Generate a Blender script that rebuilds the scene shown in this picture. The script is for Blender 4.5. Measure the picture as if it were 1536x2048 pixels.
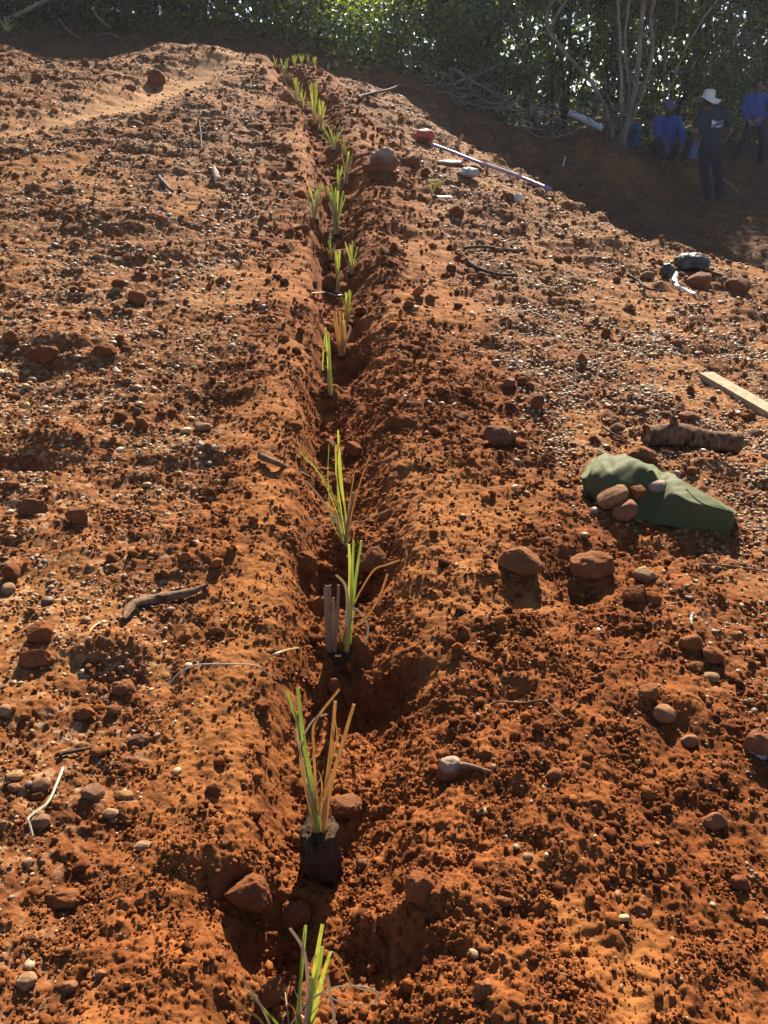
import bpy, bmesh, math, random
import numpy as np
from mathutils import Vector, Matrix, Euler

for o in list(bpy.data.objects):
    bpy.data.objects.remove(o, do_unlink=True)
SC = bpy.context.scene
COL = SC.collection
R = math.radians
rng = np.random.default_rng(7)
random.seed(7)

# ------------------------------------------------------------------ camera, sky, sun, exposure
CAMZ, PITCH, FPX = 1.4, 28.0, 1538.0          # focal length in pixels of the 1536 x 2048 frame
cam_d = bpy.data.cameras.new('camera')
cam_d.sensor_fit = 'VERTICAL'
cam_d.sensor_height = 36.0
cam_d.lens = 36.0 * FPX / 2048.0
cam_d.clip_start = 0.05
cam_d.clip_end = 2000
cam = bpy.data.objects.new('camera', cam_d)
COL.objects.link(cam)
cam.location = (0, 0, CAMZ)
cam.rotation_euler = (R(90 - PITCH), 0, 0)
SC.camera = cam

SUN_EL, SUN_AZ = 34.0, 9.0                    # degrees; azimuth to the right of straight ahead (+Y)
world = bpy.data.worlds.new('World')
SC.world = world
world.use_nodes = True
wn = world.node_tree
sky = wn.nodes.new('ShaderNodeTexSky')
sky.sky_type = 'NISHITA'
sky.sun_disc = False
sky.sun_elevation = R(SUN_EL)
sky.sun_rotation = R(SUN_AZ)
sky.air_density = 0.62
sky.dust_density = 0.35
sky.ozone_density = 1.0
wn.nodes['Background'].inputs[1].default_value = 0.062
wn.links.new(sky.outputs[0], wn.nodes['Background'].inputs[0])

sun_d = bpy.data.lights.new('sun', 'SUN')
sun_d.energy = 5.0
sun_d.angle = R(0.5)
sun_d.color = (1.0, 0.90, 0.73)
sun = bpy.data.objects.new('sun', sun_d)
COL.objects.link(sun)
sv = Vector((math.sin(R(SUN_AZ)) * math.cos(R(SUN_EL)), math.cos(R(SUN_AZ)) * math.cos(R(SUN_EL)), math.sin(R(SUN_EL))))
sun.rotation_euler = (-sv).to_track_quat('-Z', 'Y').to_euler()
sun.location = (3, 12, 12)

SC.view_settings.view_transform = 'Standard'
SC.view_settings.look = 'None'
SC.view_settings.exposure = 1.76
SC.view_settings.gamma = 1.0
SC.view_settings.use_curve_mapping = False
SC.cycles.max_bounces = 6
SC.cycles.diffuse_bounces = 2
SC.cycles.transmission_bounces = 4
SC.cycles.transparent_max_bounces = 6
SC.cycles.use_denoising = True

# ------------------------------------------------------------------ naming helpers
def tag(o, label=None, cat=None, group=None, kind=None):
    if label: o['label'] = label
    if cat: o['category'] = cat
    if group: o['group'] = group
    if kind: o['kind'] = kind
    return o

def thing(name, label, cat, loc=(0, 0, 0), rotz=0.0, group=None):
    o = bpy.data.objects.new(name, None)
    o.empty_display_size = 0.1
    COL.objects.link(o)
    o.location = loc
    o.rotation_euler = (0, 0, rotz)
    return tag(o, label, cat, group)

def link(name, me, mat, parent=None, world_space=False):
    o = bpy.data.objects.new(name, me)
    COL.objects.link(o)
    if mat is not None and len(me.materials) == 0:
        me.materials.append(mat)
    if parent is not None:
        o.parent = parent
        if world_space:                       # mesh is in world coordinates: take the thing's placement back out
            o.matrix_parent_inverse = (Matrix.Translation(parent.location) @ parent.rotation_euler.to_matrix().to_4x4()).inverted()
    return o

def npmesh(name, V, F, smooth=True, col=None, colname='col'):
    """V (n,3), F (m,k) with one k"""
    me = bpy.data.meshes.new(name)
    V = np.ascontiguousarray(V, dtype=np.float32); F = np.ascontiguousarray(F, dtype=np.int32)
    n, m, k = len(V), len(F), F.shape[1]
    me.vertices.add(n); me.vertices.foreach_set('co', V.ravel())
    me.loops.add(m * k); me.loops.foreach_set('vertex_index', F.ravel())
    me.polygons.add(m)
    me.polygons.foreach_set('loop_start', np.arange(0, m * k, k, dtype=np.int32))
    me.polygons.foreach_set('loop_total', np.full(m, k, dtype=np.int32))
    me.polygons.foreach_set('use_smooth', np.ascontiguousarray(np.broadcast_to(smooth, (m,)), dtype=bool))
    if col is not None:
        a = me.attributes.new(colname, 'FLOAT_COLOR', 'POINT')
        c = np.ones((n, 4), dtype=np.float32); c[:, :3] = col
        a.data.foreach_set('color', c.ravel())
    me.update(calc_edges=True)
    return me

# ------------------------------------------------------------------ noise
def _h(ix, iy, s):
    ix = ix.astype(np.int64); iy = iy.astype(np.int64)
    n = (ix * 374761393 + iy * 668265263 + s * 1274126177) & 0xFFFFFFFF
    n = ((n ^ (n >> 13)) * 1274126177) & 0xFFFFFFFF
    n = ((n ^ (n >> 16)) * 2246822519) & 0xFFFFFFFF
    n = n ^ (n >> 15)
    return (n & 0xFFFFFF).astype(np.float64) / float(0x1000000)

def vnoise(x, y, s=0):
    """gradient noise, about -0.7..0.7"""
    ix = np.floor(x); iy = np.floor(y)
    fx = x - ix; fy = y - iy
    u = fx * fx * fx * (fx * (fx * 6 - 15) + 10); v = fy * fy * fy * (fy * (fy * 6 - 15) + 10)
    def g(dx, dy):
        a = _h(ix + dx, iy + dy, s) * 2 * np.pi
        return np.cos(a) * (fx - dx) + np.sin(a) * (fy - dy)
    a = g(0, 0); b = g(1, 0); c = g(0, 1); d = g(1, 1)
    return (a + (b - a) * u) + ((c + (d - c) * u) - (a + (b - a) * u)) * v

def fbm(x, y, s=0, o=4, gain=0.5):
    t = 0; a = 1.0; f = 1.0
    for i in range(o):
        t = t + a * vnoise(x * f + 17.3 * i, y * f - 9.1 * i, s + i); a *= gain; f *= 2.03
    return t

def domes(x, y, size, s=0, lo=0.30, hi=0.62, keep=1.0):
    """granules: rounded domes on jittered cells, height in metres"""
    X = x / size; Y = y / size
    ix = np.floor(X); iy = np.floor(Y)
    out = np.zeros_like(X)
    for dx in (-1, 0, 1):
        for dy in (-1, 0, 1):
            cx = ix + dx; cy = iy + dy
            px = cx + 0.1 + 0.8 * _h(cx, cy, s); py = cy + 0.1 + 0.8 * _h(cx, cy, s + 1)
            r = lo + (hi - lo) * _h(cx, cy, s + 2)
            if keep < 1: r = np.where(_h(cx, cy, s + 3) < keep, r, 0.0)
            d2 = (X - px) ** 2 + (Y - py) ** 2
            out = np.maximum(out, np.sqrt(np.maximum(0, r * r - d2)))
    return out * size

def sstep(a, b, x):
    t = np.clip((x - a) / (b - a), 0, 1)
    return t * t * (3 - 2 * t)

# ------------------------------------------------------------------ terrain
_Y = np.array([-40, -3, 0, 1.1, 1.75, 2.5, 3.5, 5, 6.6, 8.2, 9.8, 11.5, 13, 15, 40])
_Z = np.array([-.4, -.03, 0, .0, .04, .08, .16, .31, .51, .80, 1.13, 1.5, 1.85, 2.2, 3.0])
_yy = np.linspace(-40, 40, 8001)
_zz = np.convolve(np.pad(np.interp(_yy, _Y, _Z), 60, mode='edge'), np.ones(121) / 121, 'valid')
def z0(y): return np.interp(y, _yy, _zz)
_xx = np.convolve(np.pad(np.interp(_yy, [0, 1.1, 2, 3, 4.5, 6, 7.5, 9, 10.5, 11.5, 13, 16], [-.16, -.14, -.12, -.2, -.27, -.38, -.44, -.60, -.82, -1.05, -1.5, -2.2]), 40, mode='edge'), np.ones(81) / 81, 'valid')
def xc(y): return np.interp(y, _yy, _xx)

def YE(x): return np.interp(x, [-30, -6, -2.5, -1, .25, .65, 1.86, 2.38, 3.64, 5, 30], [13.0, 12.8, 13.3, 13.2, 12.8, 11.0, 9.0, 7.75, 7.2, 7.2, 7.2])
def zlow(x, y):
    zv = np.interp(x, [-12, -5, -3, 0, .8, 1.5, 3, 4.5, 6, 12, 40], [1.75, 1.6, 1.55, 1.4, 1.05, .62, .02, -.12, -.14, -.16, -.16])
    zv = zv - np.interp(x, [.5, 2, 3, 8], [0, .22, .55, .50]) * (1 - sstep(8.6, 13.4, y))
    b0 = np.interp(x, [0, 3.5, 4.6, 5.4, 5.9, 7, 12], [12.8, 12.3, 13.6, 14.6, 15.0, 15.2, 15.5])
    bw = np.interp(x, [0, 3.5, 5, 8], [2.4, 2.8, 1.5, 1.3])
    rise = np.interp(x, [0, 1.5, 3.5, 5, 8, 30], [.35, .65, .72, .72, .62, .6])
    z = zv + rise * sstep(0, 1, (y - b0) / bw)
    z = z + 0.05 * np.maximum(0, y - 16)
    z = z + np.interp(x, [-6, -2, 0, 2], [.30, .26, .12, .0]) * np.clip(y - 14, 0, 3.2)
    return z

PLPX = []     # filled below: pixel of the foot of each plant
FEAT = []     # (x, y, radius x, radius y, height) extra bumps and hollows
def hmacro0(x, y):
    dx = x - xc(y)
    z = z0(y)
    u = np.maximum(0, -dx - 0.12)
    z = z + np.interp(y, [0, 2, 6, 10], [.05, .07, .10, .13]) * u / (1 + .13 * u)
    sr = np.interp(y, [0, 2, 3.5, 6, 8, 12], [.0, .03, .075, .14, .175, .19])
    z = z - sr * np.maximum(0, dx - 0.25)
    # worn path crossing the far left mound
    t = np.clip((y - 8.4) / (12.9 - 8.4), 0, 1)
    px = -4.3 + t * 2.35 + .25 * np.sin(t * 5)
    z = z - .13 * np.exp(-((x - px) / .42) ** 2) * sstep(7.2, 8.6, y) * (1 - sstep(12.2, 13.4, y))
    # trench of the planted row
    tr = np.where(dx < 0, np.exp(-np.abs((dx + .03 * vnoise(y * 3.1, y * 0 + 3.3, 77) + .012 * vnoise(y * 11, x * 3, 78)) / np.interp(y, [2, 8], [.135, .15])) ** 5), np.exp(-np.abs(dx / np.interp(y, [2, 8], [.19, .23])) ** 2.6))
    z = z - np.interp(y, [0, 1.4, 3, 8, 12, 13.5], [.09, .12, .145, .17, .13, .06]) * tr
    z = z + .024 * np.exp(-((dx - .46) / .22) ** 2) + np.interp(y, [1, 3, 10], [.022, .020, .022]) * np.exp(-((dx + .27) / .13) ** 2)
    # the far side of the bund falls away into the shaded hollow
    ye = YE(x) + .10 * vnoise(x * 1.7, y * 1.7, 91)
    over = np.maximum(0, y - ye)
    drop = np.where(x > .2, .80, .35) * over
    zb = z - drop
    zl = zlow(x, y)
    k = .10
    far = y > ye - 1.5
    hh = np.clip(.5 + .5 * (zb - zl) / k, 0, 1)
    m = zl * (1 - hh) + zb * hh + k * hh * (1 - hh)
    w = sstep(-1.0, -.2, y - ye)
    return z * (1 - w) + m * w

def hmacro(x, y):
    z = hmacro0(x, y)
    for (fx, fy, rx, ry, h) in FEAT:
        e = ((x - fx) / rx) ** 2 + ((y - fy) / ry) ** 2
        z = z + h * np.exp(-e)
    return z

def masks(x, y):
    """gravelly, packed 0..1: what the surface is made of"""
    dx = x - xc(y)
    n1 = fbm(x * 1.1, y * 1.1, 11, 3)
    left = sstep(.32, .75, -dx + .25 * n1)
    right = sstep(.75, 1.5, dx * np.interp(y, [0, 2, 3, 5], [.75, .9, 1.15, 1.3]) + .35 * n1)
    grav = np.clip(left + right * .9, 0, 1) * (0.55 + .45 * sstep(-.25, .35, fbm(x * 2.3, y * 2.3, 23, 3)))
    grav = grav * np.interp(y, [0, 1.2, 2.2], [.55, .75, 1.0])
    pk = sstep(.10, .34, fbm(x * 1.25 + 4.2, y * .9, 31, 3) + .12 * sstep(.4, 1.2, dx))
    bank = np.exp(-((dx + .25) / .13) ** 2) * np.maximum(sstep(-.35, .25, vnoise(y * 1.3, x * .4, 41)), .9 * sstep(3.2, 2.2, y)) * sstep(.9, 1.25, y)
    t = np.clip((y - 8.4) / (12.9 - 8.4), 0, 1)
    px = -4.3 + t * 2.35 + .25 * np.sin(t * 5)
    path = np.exp(-((x - px) / .40) ** 2) * sstep(7.0, 8.6, y) * (1 - sstep(12.6, 13.6, y))
    pk = np.clip(np.maximum(np.maximum(pk * .62, bank * .8), path), 0, 1) * (1 - .9 * np.exp(-np.abs(dx / .2) ** 2.5))
    return grav, pk, path

def hmid(x, y):
    g, p, _ = masks(x, y)
    a = 1 - .75 * p
    z = .035 * fbm(x * .9, y * .9, 3, 2) + .038 * a * fbm(x * 2.6, y * 2.6, 5, 3)
    z = z + .016 * a * fbm(x * 6.0, y * 8.5, 8, 4)
    z = z + np.interp(y, [1, 3, 7], [.012, .03, .055]) * a * fbm(x * 1.3 + y * .5, y * 4.2 - x * .8, 15, 3)
    # long clods and tool ripples
    far = np.interp(y, [2, 6, 12], [.35, .9, 1.0])
    lump = domes(x + .05 * vnoise(x * 9, y * 9, 61), y + .05 * vnoise(x * 9, y * 9, 62), .15, 71, .16, .50, .42)
    return z + a * far * .32 * lump

def hfine(x, y):
    g, p, _ = masks(x, y)
    r = np.hypot(x, y + .5)
    a = (1 - .88 * p)
    wx = x + .012 * vnoise(x * 40, y * 40, 63); wy = y + .012 * vnoise(x * 40, y * 40, 64)
    z = .28 * domes(wx, wy, .055, 73, .20, .60, .55) * a * (1 - .35 * g)
    z = z + .42 * domes(wx + .3, wy, .024, 77, .30, .62, .80) * a
    z = z + .60 * domes(wx, wy + .7, .0115, 81, .30, .62, .85) * (1 - .6 * p) * (1 - sstep(4, 8, r))
    z = z + (.0085 - .003 * p) * fbm(x * 24, y * 24, 85, 5, .62)
    dx = x - xc(y)
    crumb = np.exp(-((dx - .15) / .45) ** 2)
    return z * (.65 + .55 * crumb)

PRINTS = []   # boot prints pressed into the soil: x, y, heading, size
def prints(x, y):
    m = np.zeros_like(x); z = np.zeros_like(x)
    for (qx, qy, a, s) in PRINTS:
        u = ((x - qx) * math.cos(a) + (y - qy) * math.sin(a)) / s; v = (-(x - qx) * math.sin(a) + (y - qy) * math.cos(a)) / s
        e = np.exp(-(np.abs(u / .15) ** 4 + np.abs(v / (.055 - .012 * np.cos(u * 12))) ** 4))
        m = np.maximum(m, e); z = z + e * (-.010 + .0034 * (.4 + vnoise(x * 30, y * 30, 99)) * np.tanh(2.5 * np.sin(u * 2 * np.pi / .036 + 2.2 * np.abs(v) / .05 + 1.5 * vnoise(x * 25, y * 25, 98))))
    return m, z
def hfull(x, y):
    x = np.asarray(x, float); y = np.asarray(y, float)
    m, z = prints(x, y)
    return hmacro(x, y) + hmid(x, y) + hfine(x, y) * (1 - .75 * m) + z
def hsolid(x, y):
    x = np.asarray(x, float); y = np.asarray(y, float)
    return hmacro(x, y) + hmid(x, y)

# ------------------------------------------------------------------ from the photograph's pixels to the place
_c, _s = math.cos(R(PITCH)), math.sin(R(PITCH))
def ray(px, py):
    u = (px - 768.0) / FPX; v = (py - 1024.0) / FPX
    return np.array([u, _c - v * _s, -_s - v * _c])
_t = np.geomspace(.5, 45, 900)
def ground_at(px, py, h=0.0):
    """where the ray through a pixel meets the ground raised by h"""
    d = ray(px, py)
    X = d[0] * _t; Y = d[1] * _t; Z = CAMZ + d[2] * _t
    g = hsolid(X, Y) + h - Z
    i = np.argmax(g > 0) if (g > 0).any() else len(_t) - 1
    i = max(i, 1)
    f = g[i - 1] / (g[i - 1] - g[i]) if g[i] != g[i - 1] else 0
    t = _t[i - 1] + (_t[i] - _t[i - 1]) * np.clip(f, 0, 1)
    return np.array([d[0] * t, d[1] * t, CAMZ + d[2] * t])
def at_y(px, py, Yp):
    d = ray(px, py); t = Yp / d[1]
    return np.array([d[0] * t, Yp, CAMZ + d[2] * t])
def depth(p):  # metres along the optical axis
    return p[1] * _c + (CAMZ - p[2]) * _s
def mpp(p):    # metres per photograph pixel at p
    return depth(p) / FPX
# ------------------------------------------------------------------ the row of plants: where each foot is in the photograph
PLANTS = [(605, 2078), (640, 1672), (690, 1300), (690, 1096), (660, 790), (683, 712), (696, 645), (675, 585), (704, 548), (662, 520),
          (672, 468), (630, 437), (654, 400), (676, 402), (692, 368), (689, 312), (668, 300), (643, 262), (629, 250), (605, 222), (592, 205),
          (577, 190), (569, 166), (551, 134), (589, 136), (603, 134), (616, 136), (629, 138), (657, 141), (673, 134)]
_pp = [ground_at(*q) for q in PLANTS]
_feat = []
for i, p in enumerate(_pp):
    if i > 22: continue
    sp = .45 if i > 3 else .42
    if i == 1:
        _feat += [(p[0] + .02, p[1] - .05, .10, .07, -.03), (p[0], p[1] + .16, .12, .08, .03)]
        continue
    _feat.append((p[0], p[1] + .02, .10, .085, .055 if i not in (2,) else .07))
    _feat.append((p[0] + (.05 if i in (2, 0) else .02), p[1] - sp * .56, .13 if i else .15, .11, -.075 if i > 3 else -.10))
_feat += [(_pp[1][0] - .17, _pp[1][1] - .22, .08, .07, -.05), (_pp[2][0] + .17, _pp[2][1] - .16, .13, .06, .035),
          (_pp[3][0] - .12, _pp[3][1] - .12, .07, .07, .03)]
for (qx, qy, rx, ry, h) in [(1045, 1200, .16, .07, -.03), (1180, 1180, .16, .06, -.03), (900, 1290, .16, .05, -.02), (860, 1340, .14, .05, -.035),
                            (1215, 495, .30, .25, .10), (790, 465, .22, .12, -.06), (1000, 415, .2, .2, .05), (90, 735, .18, .13, -.05),
                            (150, 700, .2, .14, .05), (820, 1080, .14, .09, .035), (250, 440, .5, .25, .07), (300, 520, .45, .18, -.05),
                            (420, 560, .4, .12, .05), (120, 880, .25, .1, .04), (60, 930, .2, .07, -.05), (180, 1290, .12, .05, .03),
                            (760, 350, .25, .2, .06), (1000, 1400, .16, .07, -.03), (1350, 1400, .12, .06, .02), (900, 1800, .1, .04, .02),
                            (560, 1795, .15, .035, .035), (520, 1905, .09, .05, -.055), (790, 1935, .13, .055, -.040), (800, 1840, .12, .035, .03), (780, 1470, .12, .07, -.05), (800, 1330, .12, .05, .03), (700, 870, .16, .10, -.05), (610, 1130, .05, .06, -.03)]:
    p = ground_at(qx, qy); _feat.append((p[0], p[1], rx, ry, h))
_feat += [(3.55, 14.9, .75, .6, .30), (-2.55, 13.0, .95, .7, .17), (-4.4, 12.9, .8, .8, -.16), (7.2, 14.2, .8, .4, .08)]
FEAT.extend(_feat)
for (qx, qy, a, s) in [(875, 1275, 1.45, 1.05), (1010, 1335, 1.75, .9), (1290, 1945, 1.25, .95), (1150, 1830, 1.9, .8), (800, 470, 1.6, 1.3), (820, 545, 1.4, 1.3), (330, 1315, 1.7, .8)]:
    p = ground_at(qx, qy); PRINTS.append((p[0], p[1], a, s))

# ------------------------------------------------------------------ ground: one sheet, fine near the row and coarse to the horizon
PC_Y = -1.3                                       # the sheet is a fan of rings around this point
fine = np.linspace(-R(41), R(41), 1180)
coarse = np.linspace(R(41), 2 * np.pi - R(41), 100)[1:-1]
ang = np.concatenate([fine, coarse])
rad = np.concatenate([np.linspace(.02, 1.5, 24)[:-1], np.geomspace(1.5, 6.0, 1020)[:-1], np.geomspace(6.0, 18.5, 560), np.geomspace(18.5, 600, 46)[1:]])
A, RR = np.meshgrid(ang, rad)
GX = (np.sin(A) * RR).ravel(); GY = (np.cos(A) * RR + PC_Y).ravel()
infan = (np.abs(np.where(A > np.pi, A - 2 * np.pi, A)).ravel() < R(41.5)) & (RR.ravel() < 19) & (RR.ravel() > 1.4)
GZ = np.zeros_like(GX)
def _far(x, y): return hmacro(np.clip(x, -40, 40), np.clip(y, -30, 40)) + .0 * x
GZ[~infan] = _far(GX[~infan], GY[~infan])
GZ[infan] = hfull(GX[infan], GY[infan])
_edge = sstep(R(41), R(38.5), np.abs(np.where(A > np.pi, A - 2 * np.pi, A)).ravel()) * sstep(18.5, 17.5, RR.ravel())
nr, na = len(rad), len(ang)
i0 = (np.arange(nr - 1)[:, None] * na + np.arange(na)[None, :])
i1 = np.roll(i0, -1, axis=1)
GF = np.stack([i0, i0 + na, i1 + na, i1], -1).reshape(-1, 4)[:, ::-1]
g_, p_, pa_ = masks(GX, GY); p_ = np.maximum(p_, .6 * prints(GX, GY)[0])
gm = npmesh('ground', np.stack([GX, GY, GZ], 1), GF, True, np.stack([g_, p_, pa_], 1), 'soil')
_hu = gm.attributes.new('humus_and_shade', 'FLOAT', 'POINT')   # undisturbed dark topsoil and leaf litter beyond the bund, hollow's shade painted in
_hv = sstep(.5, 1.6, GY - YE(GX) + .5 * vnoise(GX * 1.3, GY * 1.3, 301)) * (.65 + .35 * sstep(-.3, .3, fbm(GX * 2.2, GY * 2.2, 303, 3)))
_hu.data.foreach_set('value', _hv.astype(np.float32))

def mat(name):
    m = bpy.data.materials.new(name); m.use_nodes = True
    return m, m.node_tree.nodes, m.node_tree.links, m.node_tree.nodes['Principled BSDF']

def ramp(nodes, stops):
    r = nodes.new('ShaderNodeValToRGB')
    e = r.color_ramp.elements
    while len(e) < len(stops): e.new(.5)
    for k, (p, c) in enumerate(stops):
        e[k].position = p; e[k].color = (*c, 1) if len(c) == 3 else c
    return r

def noise_node(nodes, links, scale, detail=4, rough=.55, vec=None):
    n = nodes.new('ShaderNodeTexNoise'); n.inputs['Scale'].default_value = scale
    n.inputs['Detail'].default_value = detail; n.inputs['Roughness'].default_value = rough
    if vec is not None: links.new(vec, n.inputs['Vector'])
    return n

def mix(nodes, links, fac, a, b, mode='MIX'):
    m = nodes.new('ShaderNodeMix'); m.data_type = 'RGBA'; m.blend_type = mode
    for sock, v in ((m.inputs[0], fac), (m.inputs[6], a), (m.inputs[7], b)):
        if hasattr(v, 'is_linked') or isinstance(v, bpy.types.NodeSocket): links.new(v, sock)
        elif isinstance(v, (int, float)): sock.default_value = v
        else: sock.default_value = (*v, 1)
    return m.outputs[2]

RED_D, RED_M, RED_L = (.072, .0228, .0095), (.180, .060, .0185), (.278, .102, .030)
OCHRE = (.32, .138, .042)
def soil_material():
    m, n, l, b = mat('red_soil')
    tc = n.new('ShaderNodeTexCoord'); obj = tc.outputs['Object']
    at = n.new('ShaderNodeAttribute'); at.attribute_name = 'soil'
    sp = n.new('ShaderNodeSeparateColor'); l.new(at.outputs['Color'], sp.inputs[0])
    big = noise_node(n, l, 1.3, 6, .6, obj)
    mid = noise_node(n, l, 16, 6, .65, obj)
    r1 = ramp(n, [(.30, RED_D), (.50, RED_M), (.72, RED_L)]); l.new(mid.outputs[0], r1.inputs[0])
    r2 = ramp(n, [(.36, (.72, .66, .62)), (.66, (1.14, 1.12, 1.08))]); l.new(big.outputs[0], r2.inputs[0])
    c = mix(n, l, 1.0, r1.outputs[0], r2.outputs[0], 'MULTIPLY')
    # gravel-strewn ground is browner and speckled with small stones
    vor = n.new('ShaderNodeTexVoronoi'); vor.inputs['Scale'].default_value = 55; l.new(obj, vor.inputs['Vector'])
    rg = ramp(n, [(0, (.085, .033, .014)), (.45, (.165, .070, .027)), (.72, (.23, .115, .048)), (.90, (.34, .23, .13)), (1, (.44, .34, .22))])
    sc = n.new('ShaderNodeSeparateColor'); l.new(vor.outputs['Color'], sc.inputs[0]); l.new(sc.outputs[0], rg.inputs[0])
    gf = n.new('ShaderNodeMath'); gf.operation = 'MULTIPLY'; gf.inputs[1].default_value = .72; l.new(sp.outputs[0], gf.inputs[0])
    c = mix(n, l, gf.outputs[0], c, rg.outputs[0])
    pk = n.new('ShaderNodeMath'); pk.operation = 'MULTIPLY'; l.new(sp.outputs[1], pk.inputs[0])
    pr = ramp(n, [(.35, (.25, .25, .25)), (.6, (.75, .75, .75))]); l.new(mid.outputs[0], pr.inputs[0]); l.new(pr.outputs[0], pk.inputs[1])
    c = mix(n, l, pk.outputs[0], c, OCHRE)
    pl = n.new('ShaderNodeMath'); pl.operation = 'MULTIPLY'; pl.inputs[1].default_value = .75; l.new(sp.outputs[2], pl.inputs[0])
    c = mix(n, l, pl.outputs[0], c, (.33, .18, .085))
    ah = n.new('ShaderNodeAttribute'); ah.attribute_name = 'humus_and_shade'
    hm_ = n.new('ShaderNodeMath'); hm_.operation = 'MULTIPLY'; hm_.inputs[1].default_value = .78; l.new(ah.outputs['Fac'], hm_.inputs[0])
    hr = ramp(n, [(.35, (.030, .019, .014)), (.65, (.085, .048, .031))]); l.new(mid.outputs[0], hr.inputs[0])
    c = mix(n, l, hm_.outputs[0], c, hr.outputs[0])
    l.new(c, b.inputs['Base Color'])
    b.inputs['Roughness'].default_value = .92
    b.inputs['Specular IOR Level'].default_value = .06
    f1 = noise_node(n, l, 260, 4, .7, obj); f2 = noise_node(n, l, 70, 5, .65, obj)
    ad = n.new('ShaderNodeMath'); ad.operation = 'ADD'; l.new(f1.outputs[0], ad.inputs[0]); l.new(f2.outputs[0], ad.inputs[1])
    bp = n.new('ShaderNodeBump'); bp.inputs['Strength'].default_value = .55; bp.inputs['Distance'].default_value = .006
    l.new(ad.outputs[0], bp.inputs['Height']); l.new(bp.outputs[0], b.inputs['Normal'])
    return m
SOIL = soil_material()
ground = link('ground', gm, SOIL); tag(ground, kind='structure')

# ------------------------------------------------------------------ crumbs of soil and loose gravel
def ico(sub):
    bm = bmesh.new(); bmesh.ops.create_icosphere(bm, subdivisions=sub, radius=1)
    V = np.array([v.co[:] for v in bm.verts]); F = np.array([[v.index for v in f.verts] for f in bm.faces]); bm.free()
    return V, F
_I1, _I2, _I3, _I4, _I5 = ico(1), ico(2), ico(3), ico(4), ico(5)
def noise3(V, s, f):
    return (vnoise(V[:, 0] * f + 5.1, V[:, 1] * f + s, s) + vnoise(V[:, 1] * f - 3.3, V[:, 2] * f + s, s + 1) + vnoise(V[:, 2] * f + 1.7, V[:, 0] * f - s, s + 2)) / 1.5
def proto(base, k, rough, cuts, squash):
    V, F = base; r = np.random.default_rng(1000 + k)
    V = V * (1 + rough * noise3(V, k * 7 + 1, 1.3) + rough * .6 * noise3(V, k * 7 + 3, 3.1))[:, None]
    for _ in range(cuts):
        nrm = r.normal(size=3); nrm /= np.linalg.norm(nrm); d = r.uniform(.5, .8)
        s = V @ nrm; V = V - np.maximum(0, s - d)[:, None] * nrm * .92
    V = V * np.array([1, r.uniform(.62, .95), squash * r.uniform(.75, 1.05)])
    return V, F
def rotm(n, tilt):
    a = rng.uniform(0, 2 * np.pi, n); t = rng.normal(0, tilt, n); q = rng.uniform(0, 2 * np.pi, n)
    ca, sa = np.cos(a), np.sin(a); O = np.zeros(n); I = np.ones(n)
    Rz = np.stack([np.stack([ca, -sa, O], -1), np.stack([sa, ca, O], -1), np.stack([O, O, I], -1)], 1)
    ct, st = np.cos(t), np.sin(t); Rx = np.stack([np.stack([I, O, O], -1), np.stack([O, ct, -st], -1), np.stack([O, st, ct], -1)], 1)
    cq, sq = np.cos(q), np.sin(q); Rq = np.stack([np.stack([cq, -sq, O], -1), np.stack([sq, cq, O], -1), np.stack([O, O, I], -1)], 1)
    return Rq @ Rx @ Rz
def scatter(P, S, C, protos, tilt):
    """P (n,3) centres, S sizes, C colours -> vertices, faces, colours"""
    n = len(P); which = rng.integers(0, len(protos), n); M = rotm(n, tilt)
    Vs, Fs, Cs, off = [], [], [], 0
    for k, (V, F) in enumerate(protos):
        ix = np.nonzero(which == k)[0]
        if not len(ix): continue
        W = np.einsum('nij,vj->nvi', M[ix], V) * S[ix, None, None] + P[ix, None, :]
        Vs.append(W.reshape(-1, 3)); Cs.append(np.repeat(C[ix], len(V), 0))
        Fs.append((F[None] + (off + np.arange(len(ix)) * len(V))[:, None, None]).reshape(-1, 3)); off += len(ix) * len(V)
    return np.concatenate(Vs), np.concatenate(Fs), np.concatenate(Cs)
def fan_points(n, r0, r1, half):
    a = rng.uniform(-R(half), R(half), n); r = np.exp(rng.uniform(np.log(r0), np.log(r1), n))
    return np.sin(a) * r, np.cos(a) * r + PC_Y, r
def lerp(a, b, t): return np.asarray(a)[None] * (1 - t)[:, None] + np.asarray(b)[None] * t[:, None]

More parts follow.
